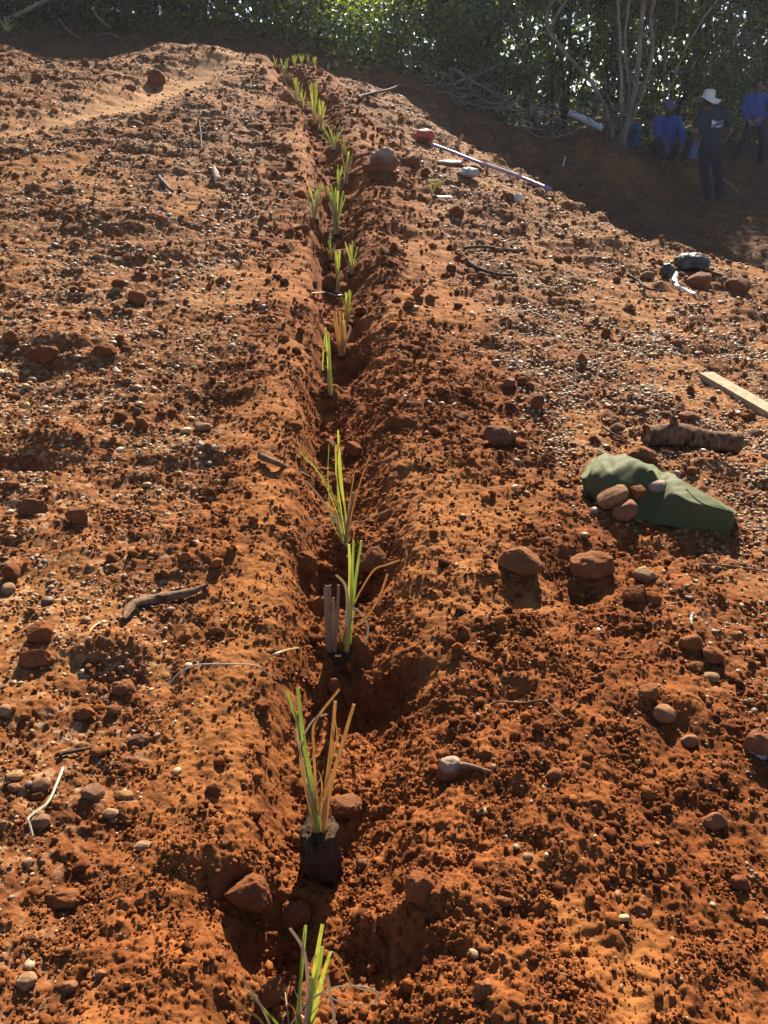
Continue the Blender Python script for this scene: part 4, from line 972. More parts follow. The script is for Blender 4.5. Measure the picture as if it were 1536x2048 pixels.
def curl(name, label, pts, wpx, m, roll, h=.02):
    """a curled sheet of bark or a dry leaf along a line"""
    P = np.array([ground_at(a, b, h) for a, b in pts]); L = smoothline(P, 22); n = len(L); mm = mpp(P[0])
    T = np.gradient(L, axis=0); T /= np.linalg.norm(T, axis=1)[:, None]; S = np.cross(T, [0, 0, 1.0]); S /= np.linalg.norm(S, axis=1)[:, None]; U = np.cross(S, T)
    env = np.sin(np.linspace(.12, np.pi - .12, n)) ** .6; a = np.linspace(-roll, roll, 11); rad = wpx * mm / (2 * roll)
    V = L[:, None] + (S[:, None] * np.sin(a)[None, :, None] + U[:, None] * (np.cos(a) - .6)[None, :, None]) * (rad * env)[:, None, None]
    V += rng.normal(0, .0012, V.shape)
    top = V.reshape(-1, 3); bot = (V - U[:, None] * .0022).reshape(-1, 3); k = 11; i = (np.arange(n - 1)[:, None] * k + np.arange(k - 1)[None])
    F = np.stack([i, i + 1, i + k + 1, i + k], -1).reshape(-1, 4); N = len(top); rim = []
    for q in range(n - 1): rim += [(q * k, q * k + k, N + q * k + k, N + q * k), (q * k + k - 1, N + q * k + k - 1, N + q * k + 2 * k - 1, q * k + 2 * k - 1)]
    for q in range(k - 1): rim += [(q, N + q, N + q + 1, q + 1), ((n - 1) * k + q, (n - 1) * k + q + 1, N + (n - 1) * k + q + 1, N + (n - 1) * k + q)]
    F = np.concatenate([F, F[:, ::-1] + N, np.array(rim)])
    return tag(link(name, npmesh(name, np.concatenate([top, bot]), F), m), label, 'bark' if 'bark' in name else 'leaf')
curl('bark_piece', 'curled strip of brown bark lying on the left slope', [(246, 1236), (268, 1204), (320, 1192), (370, 1184), (416, 1168)], 40, BROWNBARK, 1.6, .028)
DRYLEAF = bark_material('dry_grey_leaf', (.18, .145, .105), (.34, .295, .24), 40)
curl('dry_leaf', 'folded grey-white dry leaf on the left slope', [(396, 882), (412, 892), (444, 896)], 18, DRYLEAF, 1.1, .014)
curl('dry_leaf', 'small dry leaf stuck upright on the far left slope', [(428, 332), (432, 346), (430, 362)], 12, DRYLEAF, 1.1, .05)
curl('dry_leaf', 'pale dry leaf below the flat-topped clod on the far right slope', [(1498, 1502), (1516, 1506), (1536, 1518)], 22, DRYLEAF, 1.2, .012)
# ------------------------------------------------------------------ log, board, bag
def plain(name, c, rough=.6, spec=.3, nscale=30, amt=.25, bump=.2, metal=0):
    m, n, l, b = mat(name)
    tc = n.new('ShaderNodeTexCoord'); nz = noise_node(n, l, nscale, 5, .6, tc.outputs['Object'])
    r = ramp(n, [(.3, tuple(v * (1 - amt) for v in c)), (.7, tuple(min(1, v * (1 + amt)) for v in c))]); l.new(nz.outputs[0], r.inputs[0]); l.new(r.outputs[0], b.inputs['Base Color'])
    b.inputs['Roughness'].default_value = rough; b.inputs['Specular IOR Level'].default_value = spec; b.inputs['Metallic'].default_value = metal
    bp = n.new('ShaderNodeBump'); bp.inputs['Strength'].default_value = bump; bp.inputs['Distance'].default_value = .004; l.new(nz.outputs[0], bp.inputs['Height']); l.new(bp.outputs[0], b.inputs['Normal'])
    return m
LOGBARK = bark_material('flaking_log_bark', (.030, .017, .010), (.25, .125, .058), 46)
CUTWOOD = bark_material('cut_wood', (.19, .105, .055), (.29, .19, .105), 40)
a = ground_at(1296, 872, .045); b = ground_at(1476, 886, .045)
Lg = smoothline(np.array([a, a + (b - a) * .35 + [0, .01, .012], a + (b - a) * .7 + [0, 0, -.002], b]), 60)
t = thing('log', 'short rough-barked log with a broken branch stub lying on gravel', 'log', (float(a[0]), float(a[1]), float(a[2] - .045)))
V, F = tube(Lg, .047, 40); ax = np.repeat(np.arange(60), 40); k2 = len(V) - 2
th = np.tile(np.arange(40) / 40 * 2 * np.pi, 60)
disp = np.zeros(len(V)); disp[:k2] = .005 * vnoise(ax * .25, th * 1.3, 5) + .004 * np.abs(vnoise(ax * 1.1, th * .9, 6)) + .0025 * vnoise(ax * .9, th * 4, 7) + .006 * np.exp(-((ax - 17) / 5.) ** 2)
cen = np.concatenate([np.repeat(Lg, 40, 0), V[k2:]]); dirv = V - cen; nrm = np.linalg.norm(dirv, axis=1)[:, None] + 1e-9
V = V + dirv / nrm * disp[:, None]
V[:40] += (b - a)[None] / np.linalg.norm(b - a) * (-.02 * np.abs(vnoise(th[:40] * 1.5, th[:40] * 0, 9)) - .01 * _h(np.arange(40), np.arange(40) * 0, 4))[:, None]
link('trunk_section', npmesh('trunk_section', V, F), LOGBARK, t, True)
s0 = Lg[15] + [0, 0, .03]; st = smoothline(np.array([s0, s0 + [-.004, .004, .035], at_y(1336, 826, s0[1] + .03)]), 14)
V, F = tube(st, np.linspace(.026, .007, 14), 12); V = V + rng.normal(0, .0012, V.shape)
link('branch_stub', npmesh('branch_stub', V, F), LOGBARK, t, True)
V, F = tube(np.array([Lg[0] + (a - b) * .006, Lg[0] - (a - b) * .02]), np.array([.030, .030]), 16); link('broken_end', npmesh('broken_end', V, F), CUTWOOD, t, True)

def box(verts8):
    V = np.array(verts8); F = np.array([(0, 3, 2, 1), (4, 5, 6, 7), (0, 1, 5, 4), (1, 2, 6, 5), (2, 3, 7, 6), (3, 0, 4, 7)]); return V, F
PLANK = bark_material('sawn_plank', (.23, .165, .10), (.38, .30, .20), 26)
p0 = ground_at(1398, 745, .03); p1 = ground_at(1560, 838, .03); d = p1 - p0; d /= np.linalg.norm(d); sd = np.cross(d, [0, 0, 1.]); sd /= np.linalg.norm(sd); sd = -sd if sd[1] < 0 else sd
up = np.cross(sd, d) if np.cross(sd, d)[2] > 0 else -np.cross(sd, d)
Lp = np.linalg.norm(p1 - p0) + .5; w = .085; hh = .036
vs = [p0, p0 + d * Lp, p0 + d * Lp + sd * w, p0 + sd * w * 1.02]; vs = [v - up * hh for v in vs] + vs
bm = bmesh.new(); bv = [bm.verts.new(v) for v in vs]
for f in [(0, 3, 2, 1), (4, 5, 6, 7), (0, 1, 5, 4), (1, 2, 6, 5), (2, 3, 7, 6), (3, 0, 4, 7)]: bm.faces.new([bv[q] for q in f])
bmesh.ops.bevel(bm, geom=list(bm.edges), offset=.003, segments=2, affect='EDGES', profile=.6)
me = bpy.data.meshes.new('wooden_plank'); bm.to_mesh(me); bm.free()
tag(link('wooden_plank', me, PLANK), 'long sawn wooden plank lying on the right slope', 'plank')

# the green cloth bag: sections from its mouth (left) to its folded bottom (right)
CLOTH = plain('olive_bag_cloth', (.058, .061, .022), .75, .20, 300, .22, .15)
_cb = CLOTH.node_tree.nodes['Principled BSDF']; _cb.inputs['Sheen Weight'].default_value = .38; _cb.inputs['Sheen Roughness'].default_value = .35; _cb.inputs['Sheen Tint'].default_value = (.75, .82, .42, 1)
secs = [  # (back foot), (top), (front top), (front foot): pixel + height
 [(1178, 948, .00), (1172, 950, .05), (1166, 960, .05), (1172, 984, .00)],
 [(1200, 930, .01), (1196, 926, .10), (1188, 952, .09), (1194, 1004, .00)],
 [(1236, 932, .01), (1230, 924, .13), (1226, 962, .10), (1222, 1024, .00)],
 [(1282, 945, .01), (1276, 932, .125), (1274, 970, .075), (1258, 1034, .00)],
 [(1325, 962, .01), (1316, 946, .12), (1308, 978, .085), (1288, 1040, .00)],
 [(1362, 980, .01), (1352, 962, .115), (1336, 990, .11), (1310, 1048, .00)],
 [(1412, 1006, .01), (1404, 988, .105), (1384, 1008, .105), (1370, 1058, .00)],
 [(1452, 1026, .01), (1444, 1014, .095), (1432, 1022, .095), (1422, 1066, .00)],
 [(1474, 1036, .01), (1471, 1029, .085), (1468, 1034, .085), (1455, 1072, .00)],
]
bag0 = ground_at(1315, 1040)
grid = np.array([[ground_at(px, py, h) if h < .02 else None for (px, py, h) in s] if False else [ground_at(px, py, max(h, .004)) for (px, py, h) in s] for s in secs])
NS, NC_ = 128, 80
def profile(P, s):
    """cross-section of the bag: slack at the mouth, boxy with a crisp edge towards the folded bottom"""
    a = smoothline(np.array(P), NC_); P = np.array(P)
    L = np.concatenate([[0], np.cumsum(np.linalg.norm(np.diff(P, axis=0), axis=1))]); u = np.linspace(0, L[-1], NC_)
    b = np.stack([np.interp(u, L, P[:, k]) for k in range(3)], 1); w = float(sstep(.45, .75, s)) * .9
    return a * (1 - w) + b * w
cols_ = np.array([smoothline(grid[:, j], NS) for j in range(4)])          # 4, NS, 3
surf = np.array([profile([cols_[0, i], (cols_[0, i] + cols_[1, i]) / 2 + [0, .010, .012], cols_[1, i], cols_[2, i], cols_[3, i]], i / (NS - 1.0)) for i in range(NS)])
gi, gj = np.meshgrid(np.arange(NS) / 2., np.arange(NC_) / 2., indexing='ij')
wr = .015 * fbm(gi * .09 + gj * .05, gj * .05 - gi * .02, 51, 3) * (1 - .6 * sstep(34, 46, gi)) + .014 * np.abs(vnoise(gi * .17 + gj * .10, gj * .04, 52)) * (1 - .7 * sstep(36, 48, gi)) - .030 * np.exp(-((gi - 33 - (gj - 20) * .25) / 3.2) ** 2) * sstep(12, 20, gj) + .010 * (1 - np.abs(fbm(gi * .085 - gj * .03, gj * .035 + gi * .012, 57, 2)) * 2.4) * (1 - .55 * sstep(36, 48, gi))
surf[:, :, 2] += wr * sstep(0, 6, gj) * sstep(39, 31, gj); surf[:, :, 1] += .6 * wr
V = surf.reshape(-1, 3); i = (np.arange(NS - 1)[:, None] * NC_ + np.arange(NC_ - 1)[None]); F = np.stack([i, i + NC_, i + NC_ + 1, i + 1], -1).reshape(-1, 4)
bag = thing('cloth_bag', 'olive green cloth bag lying half collapsed, weighed down with stones', 'bag', tuple(bag0))
me = npmesh('bag_body', V, F); bo = link('bag_body', me, CLOTH, bag, True)
so = bo.modifiers.new('cloth', 'SOLIDIFY'); so.thickness = .003; so.offset = -1
# closed bottom at the right-hand end, with the piped seam
e = surf[-1]; c0 = e.mean(0); Vb = np.vstack([e, c0[None] + [[.004, 0, 0]]]); Fb = np.array([(q, q + 1, len(e), len(e)) for q in range(len(e) - 1)])[:, :3]
be = link('bag_bottom', npmesh('bag_bottom', Vb, Fb), CLOTH, bag, True)
V, F = tube(surf[-1][2:-1], .0026, 6); link('seam', npmesh('seam', V, F), CLOTH, bag, True)
V, F = tube(surf[0][1:-1] - [.002, 0, 0], .0045, 6); link('hem', npmesh('hem', V, F), CLOTH, bag, True)
V, F = tube(smoothline(np.array([surf[88, 48], surf[100, 54], surf[114, 52], surf[124, 48]]) + [0, -.004, .003], 20), .003, 6); link('seam', npmesh('seam', V, F), CLOTH, bag, True)
from mathutils.bvhtree import BVHTree
def lettering(parent, text, size, origin, right, upv, nrm, target_V, target_F, m, name, off=.0025):
    """letters laid onto a surface: every vertex is dropped onto it along -nrm"""
    cu = bpy.data.curves.new('txt', 'FONT'); cu.body = text; cu.size = size; cu.align_x = 'CENTER'; cu.resolution_u = 3
    ob = bpy.data.objects.new('txt', cu); COL.objects.link(ob)
    me = bpy.data.meshes.new_from_object(ob.evaluated_get(bpy.context.evaluated_depsgraph_get())); bpy.data.objects.remove(ob); bpy.data.curves.remove(cu)
    bm = bmesh.new(); bm.from_mesh(me); bmesh.ops.triangulate(bm, faces=bm.faces[:]); bmesh.ops.subdivide_edges(bm, edges=bm.edges[:], cuts=1)
    bmesh.ops.triangulate(bm, faces=bm.faces[:])
    tree = BVHTree.FromPolygons([tuple(v) for v in target_V], [tuple(int(q) for q in f) for f in target_F])
    R_, U_, N_ = Vector(right).normalized(), Vector(upv).normalized(), Vector(nrm).normalized()
    for v in bm.verts:
        p = Vector(origin) + R_ * v.co.x + U_ * v.co.y + N_ * .4
        hit = tree.ray_cast(p, -N_)
        v.co = (hit[0] + N_ * off) if hit[0] is not None else p - N_ * .4
    bm.to_mesh(me); bm.free(); me.materials.clear(); me.name = name
    return link(name, me, m, parent, True)
INK_W = plain('pale_print', (.45, .45, .42), .8, .1, 60, .15, .0)
tv, tf = surf.reshape(-1, 3), np.stack([i, i + NC_, i + NC_ + 1, i + 1], -1).reshape(-1, 4)
sc_ = float(np.linalg.norm(surf[40, 44] - surf[24, 44]))
rg = surf[52, 40] - surf[28, 40]; rg = rg / np.linalg.norm(rg); un = np.array([0, .55, .84]); un = un - rg * un.dot(rg); un /= np.linalg.norm(un); nn = np.cross(rg, un); nn = nn if nn[1] < 0 else -nn
def on_bag(px, py): 
    q = ground_at(px, py, .1); return q
for txt, (qx, qy), sz in [('· admire', (1272, 962), .017), ('made · no only', (1254, 970), .017)]:
    lettering(bag, txt, sz, on_bag(qx, qy), rg, un, nn, tv, tf, INK_W, 'print')

def onbag(px, py):
    d = Vector(ray(px, py)).normalized(); tree = BVHTree.FromPolygons([tuple(v) for v in tv], [tuple(int(q) for q in f) for f in tf])
    h = tree.ray_cast(Vector((0, 0, CAMZ)), d); return np.array(h[0]) if h[0] is not None else ground_at(px, py, .05)
q = ground_at(1222, 1012, .05)
rock('stone', 'long tan speckled stone leaning on the green bag', 'stone', 0, 0, 78, 52, (.25, .155, .08), 'pebble', 1501, 0, -.5, 'stones holding the green bag down', -.02, at=onbag(1226, 996) + [0, -.03, -.02])
rock('stone', 'reddish lower stone resting against the mouth of the green bag', 'stone', 0, 0, 60, 46, (.19, .095, .058), 'pebble', 1502, 0, -.7, 'stones holding the green bag down', -.02, at=ground_at(1250, 1026, .03) + [0, -.02, -.01])
rock('earth_clod', 'small red clod lying in the fold of the green bag', 'clod', 0, 0, 42, 38, RED, 'clod', 1503, 0, None, 'stones holding the green bag down', 0, at=onbag(1275, 994) + [0, -.012, -.012])
rock('stone', 'whitish grey stone poking out of the middle of the green bag', 'stone', 0, 0, 46, 32, (.30, .27, .25), 'pebble', 1504, 0, -.2, 'stones holding the green bag down', 0, at=onbag(1318, 980) + [0, -.002, -.020])

# ------------------------------------------------------------------ things at the edge of the bund
PURPLE = plain('purple_plastic', (.20, .15, .30), .45, .4, 20, .2, .05)
P = np.array([ground_at(862, 292, .05), ground_at(905, 308, .05), ground_at(960, 330, .06), ground_at(1040, 358, .05), ground_at(1096, 381, .05)])
L = smoothline(P, 30); L[:, 2] += .02; V, F = tube(L, .016, 12)
pi = thing('plastic_pipe', 'long thin purple plastic pipe lying along the edge of the bund', 'pipe', tuple(P[0])); link('pipe_body', npmesh('pipe_body', V, F), PURPLE, pi, True)
V, F = tube(L[15:23] + [0, -.012, .012], .012, 8); link('white_stripe', npmesh('white_stripe', V, F), plain('white_stripe', (.42, .40, .44), .5), pi, True)
V, F = tube(np.array([L[-1] - (L[-1] - L[-2]) * .8, L[-1] + (L[-1] - L[-2]) * .4]), .024, 12); link('end_cap', npmesh('end_cap', V, F), PURPLE, pi, True)
ORANGE = plain('orange_plastic', (.34, .05, .022), .5, .3, 14, .3, .3)
p = ground_at(848, 288); m_ = mpp(p)
V, F = _I5; V = V * (1 + .22 * noise3(V, 3, 1.6) + .12 * np.abs(noise3(V, 9, 4)))[:, None] * np.array([.115, .09, .075]); V[:, 2] -= V[:, 2].min()
ob = thing('plastic_bag', 'crumpled orange-red plastic bag with a dark opening at the end of the purple pipe', 'plastic bag', tuple(p))
link('bag_film', npmesh('bag_film', V + np.array([0, .05, -.01]), F), ORANGE, ob)
V2 = _I3[0] * (1 + .2 * noise3(_I3[0], 5, 2))[:, None] * np.array([.07, .035, .042]); link('soil_fill', npmesh('soil_fill', V2 + np.array([-.012, -.022, .045]), _I3[1], True, np.tile([[.06, .03, .022]], (len(V2), 1))), CLOD_M, ob)
WHITE = plain('white_plastic', (.45, .45, .45), .5, .3, 12, .2, .2)
def crumple(name, label, cat_, px, py, dims, m, seed, lift=0):
    p = ground_at(px, py); V, F = _I4; V = V * (1 + .30 * noise3(V, seed, 1.8) + .25 * np.abs(noise3(V, seed + 4, 4.5)))[:, None] * np.array(dims); V[:, 2] -= V[:, 2].min() + .1 * dims[2]
    o = link(name, npmesh(name, V, F), m); o.location = tuple(p + np.array([0, dims[1] * .6, lift])); return tag(o, label, cat_)
crumple('plastic_sack', 'white crumpled plastic sack under a dark stone at the bund edge', 'sack', 938, 356, (.10, .07, .045), plain('dusty_white_plastic', (.30, .27, .25), .6, .2, 12, .3, .2), 61)
crumple('plastic_scrap', 'flat whitish crumpled scrap left of the white sack', 'litter', 900, 330, (.16, .07, .022), plain('dusty_film', (.33, .25, .19), .6), 63)
crumple('plastic_scrap', 'tiny white triangular scrap next to a dark clod on the slope', 'litter', 1034, 406, (.045, .03, .04), WHITE, 65)
crumple('bin_liner', 'black crumpled bin liner in the litter heap on the far right', 'bin liner', 1384, 548, (.15, .09, .075), plain('black_film', (.018, .017, .017), .35, .5, 20, .2, .3), 67)
crumple('bin_liner', 'small black crumpled bag left of the white strip', 'bin liner', 1334, 562, (.055, .05, .055), plain('black_film', (.02, .018, .018), .4, .5, 20, .2, .3), 69)
P = np.array([ground_at(a_, b_, .02) for a_, b_ in [(1352, 545), (1350, 560), (1356, 572), (1372, 580), (1392, 588)]]); V, F = strip(smoothline(P, 24), .05, .035, (0, -.5, .86), .3)
tag(link('plastic_strip', npmesh('plastic_strip', V, F), WHITE), 'white plastic strip trailing down from the litter heap', 'litter')
stick('stick', 'thin dark stick sticking out of the litter heap to the right', 'stick', [(1400, 540), (1425, 545), (1448, 552)], .012, .008, DARKWOOD, .03, 31)
P = np.array([ground_at(874, 393, .025), ground_at(904, 394, .025)]); V, F = strip(smoothline(P, 8), .035, .035, (0, -.5, .86), .2)
tag(link('plastic_strip', npmesh('plastic_strip', V, F), WHITE), 'short white plastic strip lying level on the slope by a green weed', 'litter')
wd = thing('weed', 'small wispy green weed growing by the white strip', 'weed', tuple(ground_at(870, 385)))
for k in range(7):
    p = ground_at(870 + (k - 3) * 2, 385); a_ = rng.uniform(-1, 1); L = smoothline(np.array([p, p + [a_ * .05, .0, .09], p + [a_ * .16, -.02, .12 + .05 * rng.uniform()]]), 8); V, F = strip(L, .006, .003); link('weed_blade', npmesh('weed_blade', V, F, False), GREEN, wd, True)
sp = thing('weed', 'bright green leafy weed at the far left end of the skyline', 'weed', tuple(ground_at(14, 62)))
for k in range(16):
    p = ground_at(14, 62); a_ = rng.uniform(-1, 1); h_ = rng.uniform(.06, .20); L = smoothline(np.array([p + [a_ * .05, 0, 0], p + [a_ * .14, rng.uniform(-.05, .05), h_], p + [a_ * .27, -.02, h_ * 1.2]]), 8); V, F = strip(L, .022, .006); link('weed_leaf', npmesh('weed_leaf', V, F, False), YGREEN, sp, True)
STAKE = bark_material('raw_stake_wood', (.26, .155, .085), (.40, .27, .165), 20)
def stake(label, foot, tip, r, dy=0.0, name='wooden_stake', cat_='stake', m=STAKE):
    p = ground_at(*foot); e = at_y(tip[0], tip[1], p[1] + dy); V, F = tube(np.array([p - (e - p) * .2, p, (p + e) / 2, e]), [r * .9, r, r, r * .95], 8)
    return tag(link(name, npmesh(name, V, F, False), m), label, cat_)
stake('pale wooden stake leaning at the bund edge above the purple pipe', (914, 292), (926, 268), .022)
stake('short pale peg beside the purple pipe, the lefthand of two', (966, 332), (968, 318), .02, name='wooden_peg', cat_='peg')
stake('shortest pale peg beside the purple pipe, next to the white stripe', (974, 338), (976, 325), .02, name='wooden_peg', cat_='peg')
stake('small pale peg higher up along the purple pipe', (934, 312), (936, 303), .02, name='wooden_peg', cat_='peg')
stake('dark short stake among the last slips on the crest, outermost', (652, 142), (651, 122), .018, m=DARKWOOD)
stake('dark short stake among the last slips on the crest, inner one', (661, 142), (662, 123), .018, m=DARKWOOD)
stake('thin white rod stuck in the shaded bank face', (1126, 332), (1131, 312), .014, name='white_rod', cat_='rod', m=WHITE)
def post(label, foot, w, h, m):
    p = ground_at(*foot); mm = mpp(p); W = w * mm; H = h * mm * 1.1; bm = bmesh.new(); bmesh.ops.create_cube(bm, size=1)
    bmesh.ops.scale(bm, vec=(W, W * .35, H + .1), verts=bm.verts); bmesh.ops.translate(bm, vec=(0, 0, H / 2 - .05), verts=bm.verts)
    bmesh.ops.bevel(bm, geom=list(bm.edges), offset=W * .1, segments=2, affect='EDGES'); me = bpy.data.meshes.new('marker_post'); bm.to_mesh(me); bm.free()
    o = link('marker_post', me, m); o.location = tuple(p); o.rotation_euler = (0, R(-6), 0); return tag(o, label, 'post')
post('short flat white marker post at the foot of the gnarled tree', (1229, 274), 8, 25, plain('cream_paint', (.45, .42, .35), .6))
P = np.array([at_y(1138, 224, 15.3), at_y(1165, 237, 15.2), at_y(1184, 246, 15.1)]); V, F = tube(smoothline(P, 10), .055, 14)
wp = thing('white_pipe', 'white pipe lying across the brush pile with a greyer sleeve at its lower end', 'pipe', tuple(P[0])); link('pipe_body', npmesh('pipe_body', V, F), plain('white_pipe_plastic', (.42, .42, .40), .5), wp, True)
V, F = tube(np.array([at_y(1182, 245, 15.11), at_y(1204, 258, 15.0)]), .048, 14); link('sleeve', npmesh('sleeve', V, F), plain('grey_pipe_plastic', (.34, .38, .42), .5), wp, True)

BLUE = plain('blue_plastic', (.03, .09, .23), .45, .4, 15, .2, .1)
def canister(name, label, foot, w, h, square):
    p = ground_at(*foot); mm = mpp(p); W = w * mm; H = h * mm * 1.08; t = thing(name, label, 'container', tuple(p), .3)
    n = 24; a_ = np.arange(n) / n * 2 * np.pi; ex = .45 if square else 1.0
    rx = np.sign(np.cos(a_)) * np.abs(np.cos(a_)) ** ex; ry = np.sign(np.sin(a_)) * np.abs(np.sin(a_)) ** ex * (.7 if square else 1)
    prof = [(0, -.02), (.44, -.02), (.47, .02), (.50, .5), (.50, .82), (.52, .83), (.52, .88), (.50, .89), (.46, .97), (.2, 1.0), (0, 1.0)] if not square else [(0, -.02), (.46, -.02), (.5, .03), (.49, .45), (.47, .5), (.49, .55), (.5, .84), (.42, .93), (.2, .95), (0, .95)]
    V = np.array([[(r_ + 1e-4) * W * rx[q], (r_ + 1e-4) * W * ry[q], z * H] for r_, z in prof for q in range(n)]); i = (np.arange(len(prof) - 1)[:, None] * n + np.arange(n)[None]); j = np.roll(i, -1, 1); F = np.stack([i, j, j + n, i + n], -1).reshape(-1, 4)
    link('drum_body', npmesh('drum_body', V, F), BLUE, t)
    hl = smoothline(np.array([(-.3 * W, 0, .93 * H), (-.2 * W, 0, 1.12 * H), (.2 * W, 0, 1.12 * H), (.3 * W, 0, .93 * H)]), 14); V, F = tube(hl, .012, 8); link('handle', npmesh('handle', V, F), BLUE, t)
    V, F = tube(np.array([(0.3 * W, 0, .88 * H), (.3 * W, 0, 1.04 * H)]), .022, 12); link('cap', npmesh('cap', V, F), plain('dark_cap', (.03, .07, .16), .5), t)
    return t
canister('blue_drum', 'small round blue lidded drum standing beside the pale trunks', (1266, 292), 25, 34, False)
canister('jerrycan', 'square blue jerrycan on the bank between the seated and the standing worker', (1381, 316), 21, 31, True)
h0 = ground_at(1478, 390); t = thing('hoe', 'hoe with a pale wooden handle leaning by the standing worker', 'hoe', tuple(h0))
V, F = tube(np.array([at_y(1476, 384, h0[1]), at_y(1460, 368, h0[1] + .15), at_y(1441, 355, h0[1] + .3)]), [.016, .015, .015], 8); link('handle', npmesh('handle', V, F), STAKE, t, True)
q = at_y(1474, 388, h0[1] - .02); V, F = box([q + np.array(v) for v in [(-.10, -.06, -.03), (.03, -.06, -.03), (.06, .06, .02), (-.08, .06, .02), (-.10, -.06, -.02), (.03, -.06, -.02), (.06, .06, .03), (-.08, .06, .03)]]); link('hoe_blade', npmesh('hoe_blade', V, F, False), plain('worn_steel', (.06, .055, .05), .5, .5, 20, .3, .2, .6), t, True)
# ------------------------------------------------------------------ the three workers resting in the shade
DG = None
def capsule(bm, a, b, ra, rb, seg=14):
    a, b = Vector(a), Vector(b); d = b - a; L = d.length
    for p, r_ in ((a, ra), (b, rb)): bmesh.ops.create_icosphere(bm, subdivisions=2, radius=r_, matrix=Matrix.Translation(p))
    if L > 1e-4:
        bmesh.ops.create_cone(bm, cap_ends=True, cap_tris=False, segments=seg, radius1=ra, radius2=rb, depth=L, matrix=Matrix.Translation((a + b) / 2) @ d.to_track_quat('Z', 'Y').to_matrix().to_4x4())
def ellip(bm, c, r_, rot=(0, 0, 0)):
    bmesh.ops.create_icosphere(bm, subdivisions=3, radius=1, matrix=Matrix.Translation(c) @ Euler(rot).to_matrix().to_4x4() @ Matrix.Diagonal((*r_, 1)))
def chain(bm, pts, rad):
    for k in range(len(pts) - 1): capsule(bm, pts[k], pts[k + 1], rad[k], rad[k + 1])
def solid(name, build, m, parent, voxel=.008, smooth=3, wr=0.0, seed=0, cutz=None):
    bm = bmesh.new(); build(bm); me = bpy.data.meshes.new(name); bm.to_mesh(me); bm.free()
    o = bpy.data.objects.new(name, me); COL.objects.link(o)
    md = o.modifiers.new('r', 'REMESH'); md.mode = 'VOXEL'; md.voxel_size = voxel
    ms = o.modifiers.new('s', 'SMOOTH'); ms.factor = .5; ms.iterations = smooth
    me2 = bpy.data.meshes.new_from_object(o.evaluated_get(bpy.context.evaluated_depsgraph_get())); bpy.data.objects.remove(o); bpy.data.meshes.remove(me)
    n = len(me2.vertices); V = np.zeros(n * 3, np.float32); me2.vertices.foreach_get('co', V); V = V.reshape(-1, 3)
    if wr:
        N = np.zeros(n * 3, np.float32); me2.vertices.foreach_get('normal', N); N = N.reshape(-1, 3)
        V = V + N * (wr * (noise3(V * 9 + seed, seed, 1.0) + .6 * np.abs(noise3(V * np.array([14, 14, 26]), seed + 2, 1.0))))[:, None]
        me2.vertices.foreach_set('co', V.astype(np.float32).ravel())
    me2.polygons.foreach_set('use_smooth', np.ones(len(me2.polygons), bool)); me2.update(); me2.name = name
    return link(name, me2, m, parent)
def hand(bm, wrist, d, palmn, curl, side, s=1.0):
    """palm, four bent fingers and a thumb from the wrist along d; palmn: the way the palm faces"""
    d = Vector(d).normalized(); pn = Vector(palmn); pn = (pn - d * pn.dot(d)).normalized(); sd = d.cross(pn) * side; w = Vector(wrist)
    for k in range(4):
        o = (k - 1.5) * .019 * s; base = w + d * .082 * s + sd * o; capsule(bm, w + sd * o * .6, base, .016 * s, .012 * s)
        L = [.040, .046, .043, .034][k] * s; q = base; dd = d.copy()
        for j in range(3):
            ang = curl * (.5, .9, .7)[j]; dd = (dd * math.cos(ang) + pn * math.sin(ang)).normalized(); e = q + dd * L * (1, .65, .5)[j]; capsule(bm, q, e, (.0105 - .001 * j) * s, (.0095 - .001 * j) * s); q = e
    b = w + d * .025 * s - sd * .026 * s; e = b + (d * .6 - sd * .75 + pn * .25).normalized() * .042 * s; capsule(bm, b, e, .014 * s, .011 * s)
    capsule(bm, e, e + (d * .85 - sd * .25 + pn * .4).normalized() * .032 * s, .011 * s, .009 * s)
def head(bm, c, yaw, tilt=0.0, pitch=0.0):
    """skull, jaw, brow, nose, lips, chin and ears; yaw 0 looks along -y"""
    M = Matrix.Translation(c) @ Euler((pitch, tilt, yaw)).to_matrix().to_4x4(); P = lambda x, y, z: tuple(M @ Vector((x, y, z)))
    rot = Euler((pitch, tilt, yaw))
    def e(c_, r_): bmesh.ops.create_icosphere(bm, subdivisions=3, radius=1, matrix=M @ Matrix.Translation(c_) @ Matrix.Diagonal((*r_, 1)))
    e((0, .008, .025), (.076, .096, .092)); e((0, -.022, -.035), (.060, .070, .075)); e((0, -.058, -.082), (.030, .026, .024))
    e((0, -.085, .016), (.052, .014, .012)); capsule(bm, P(0, -.088, .005), P(0, -.110, -.030), .009, .014); e((.013, -.098, -.034), (.010, .012, .009)); e((-.013, -.098, -.034), (.010, .012, .009))
    e((0, -.088, -.056), (.026, .012, .008)); e((0, -.086, -.068), (.022, .012, .009))
    for s in (-1, 1): e((.078 * s, .012, -.012), (.012, .022, .033)); e((.045 * s, -.062, -.025), (.024, .022, .018))
    return M
def eyes(parent, M):
    for s in (-1, 1):
        bm = bmesh.new(); bmesh.ops.create_icosphere(bm, subdivisions=2, radius=.0125, matrix=M @ Matrix.Translation((.031 * s, -.0795, -.003))); me = bpy.data.meshes.new('eye'); bm.to_mesh(me); bm.free(); link('eye', me, EYE, parent)
EYE = plain('eye_white', (.16, .13, .11), .3, .5, 5, .05, 0)
SKIN_A = plain('tanned_skin', (.17, .085, .058), .6, .3, 40, .10, .08); SKIN_B = plain('dark_skin', (.12, .058, .04), .6, .3, 40, .10, .08); SKIN_C = plain('brown_skin', (.19, .092, .06), .6, .3, 40, .10, .08)
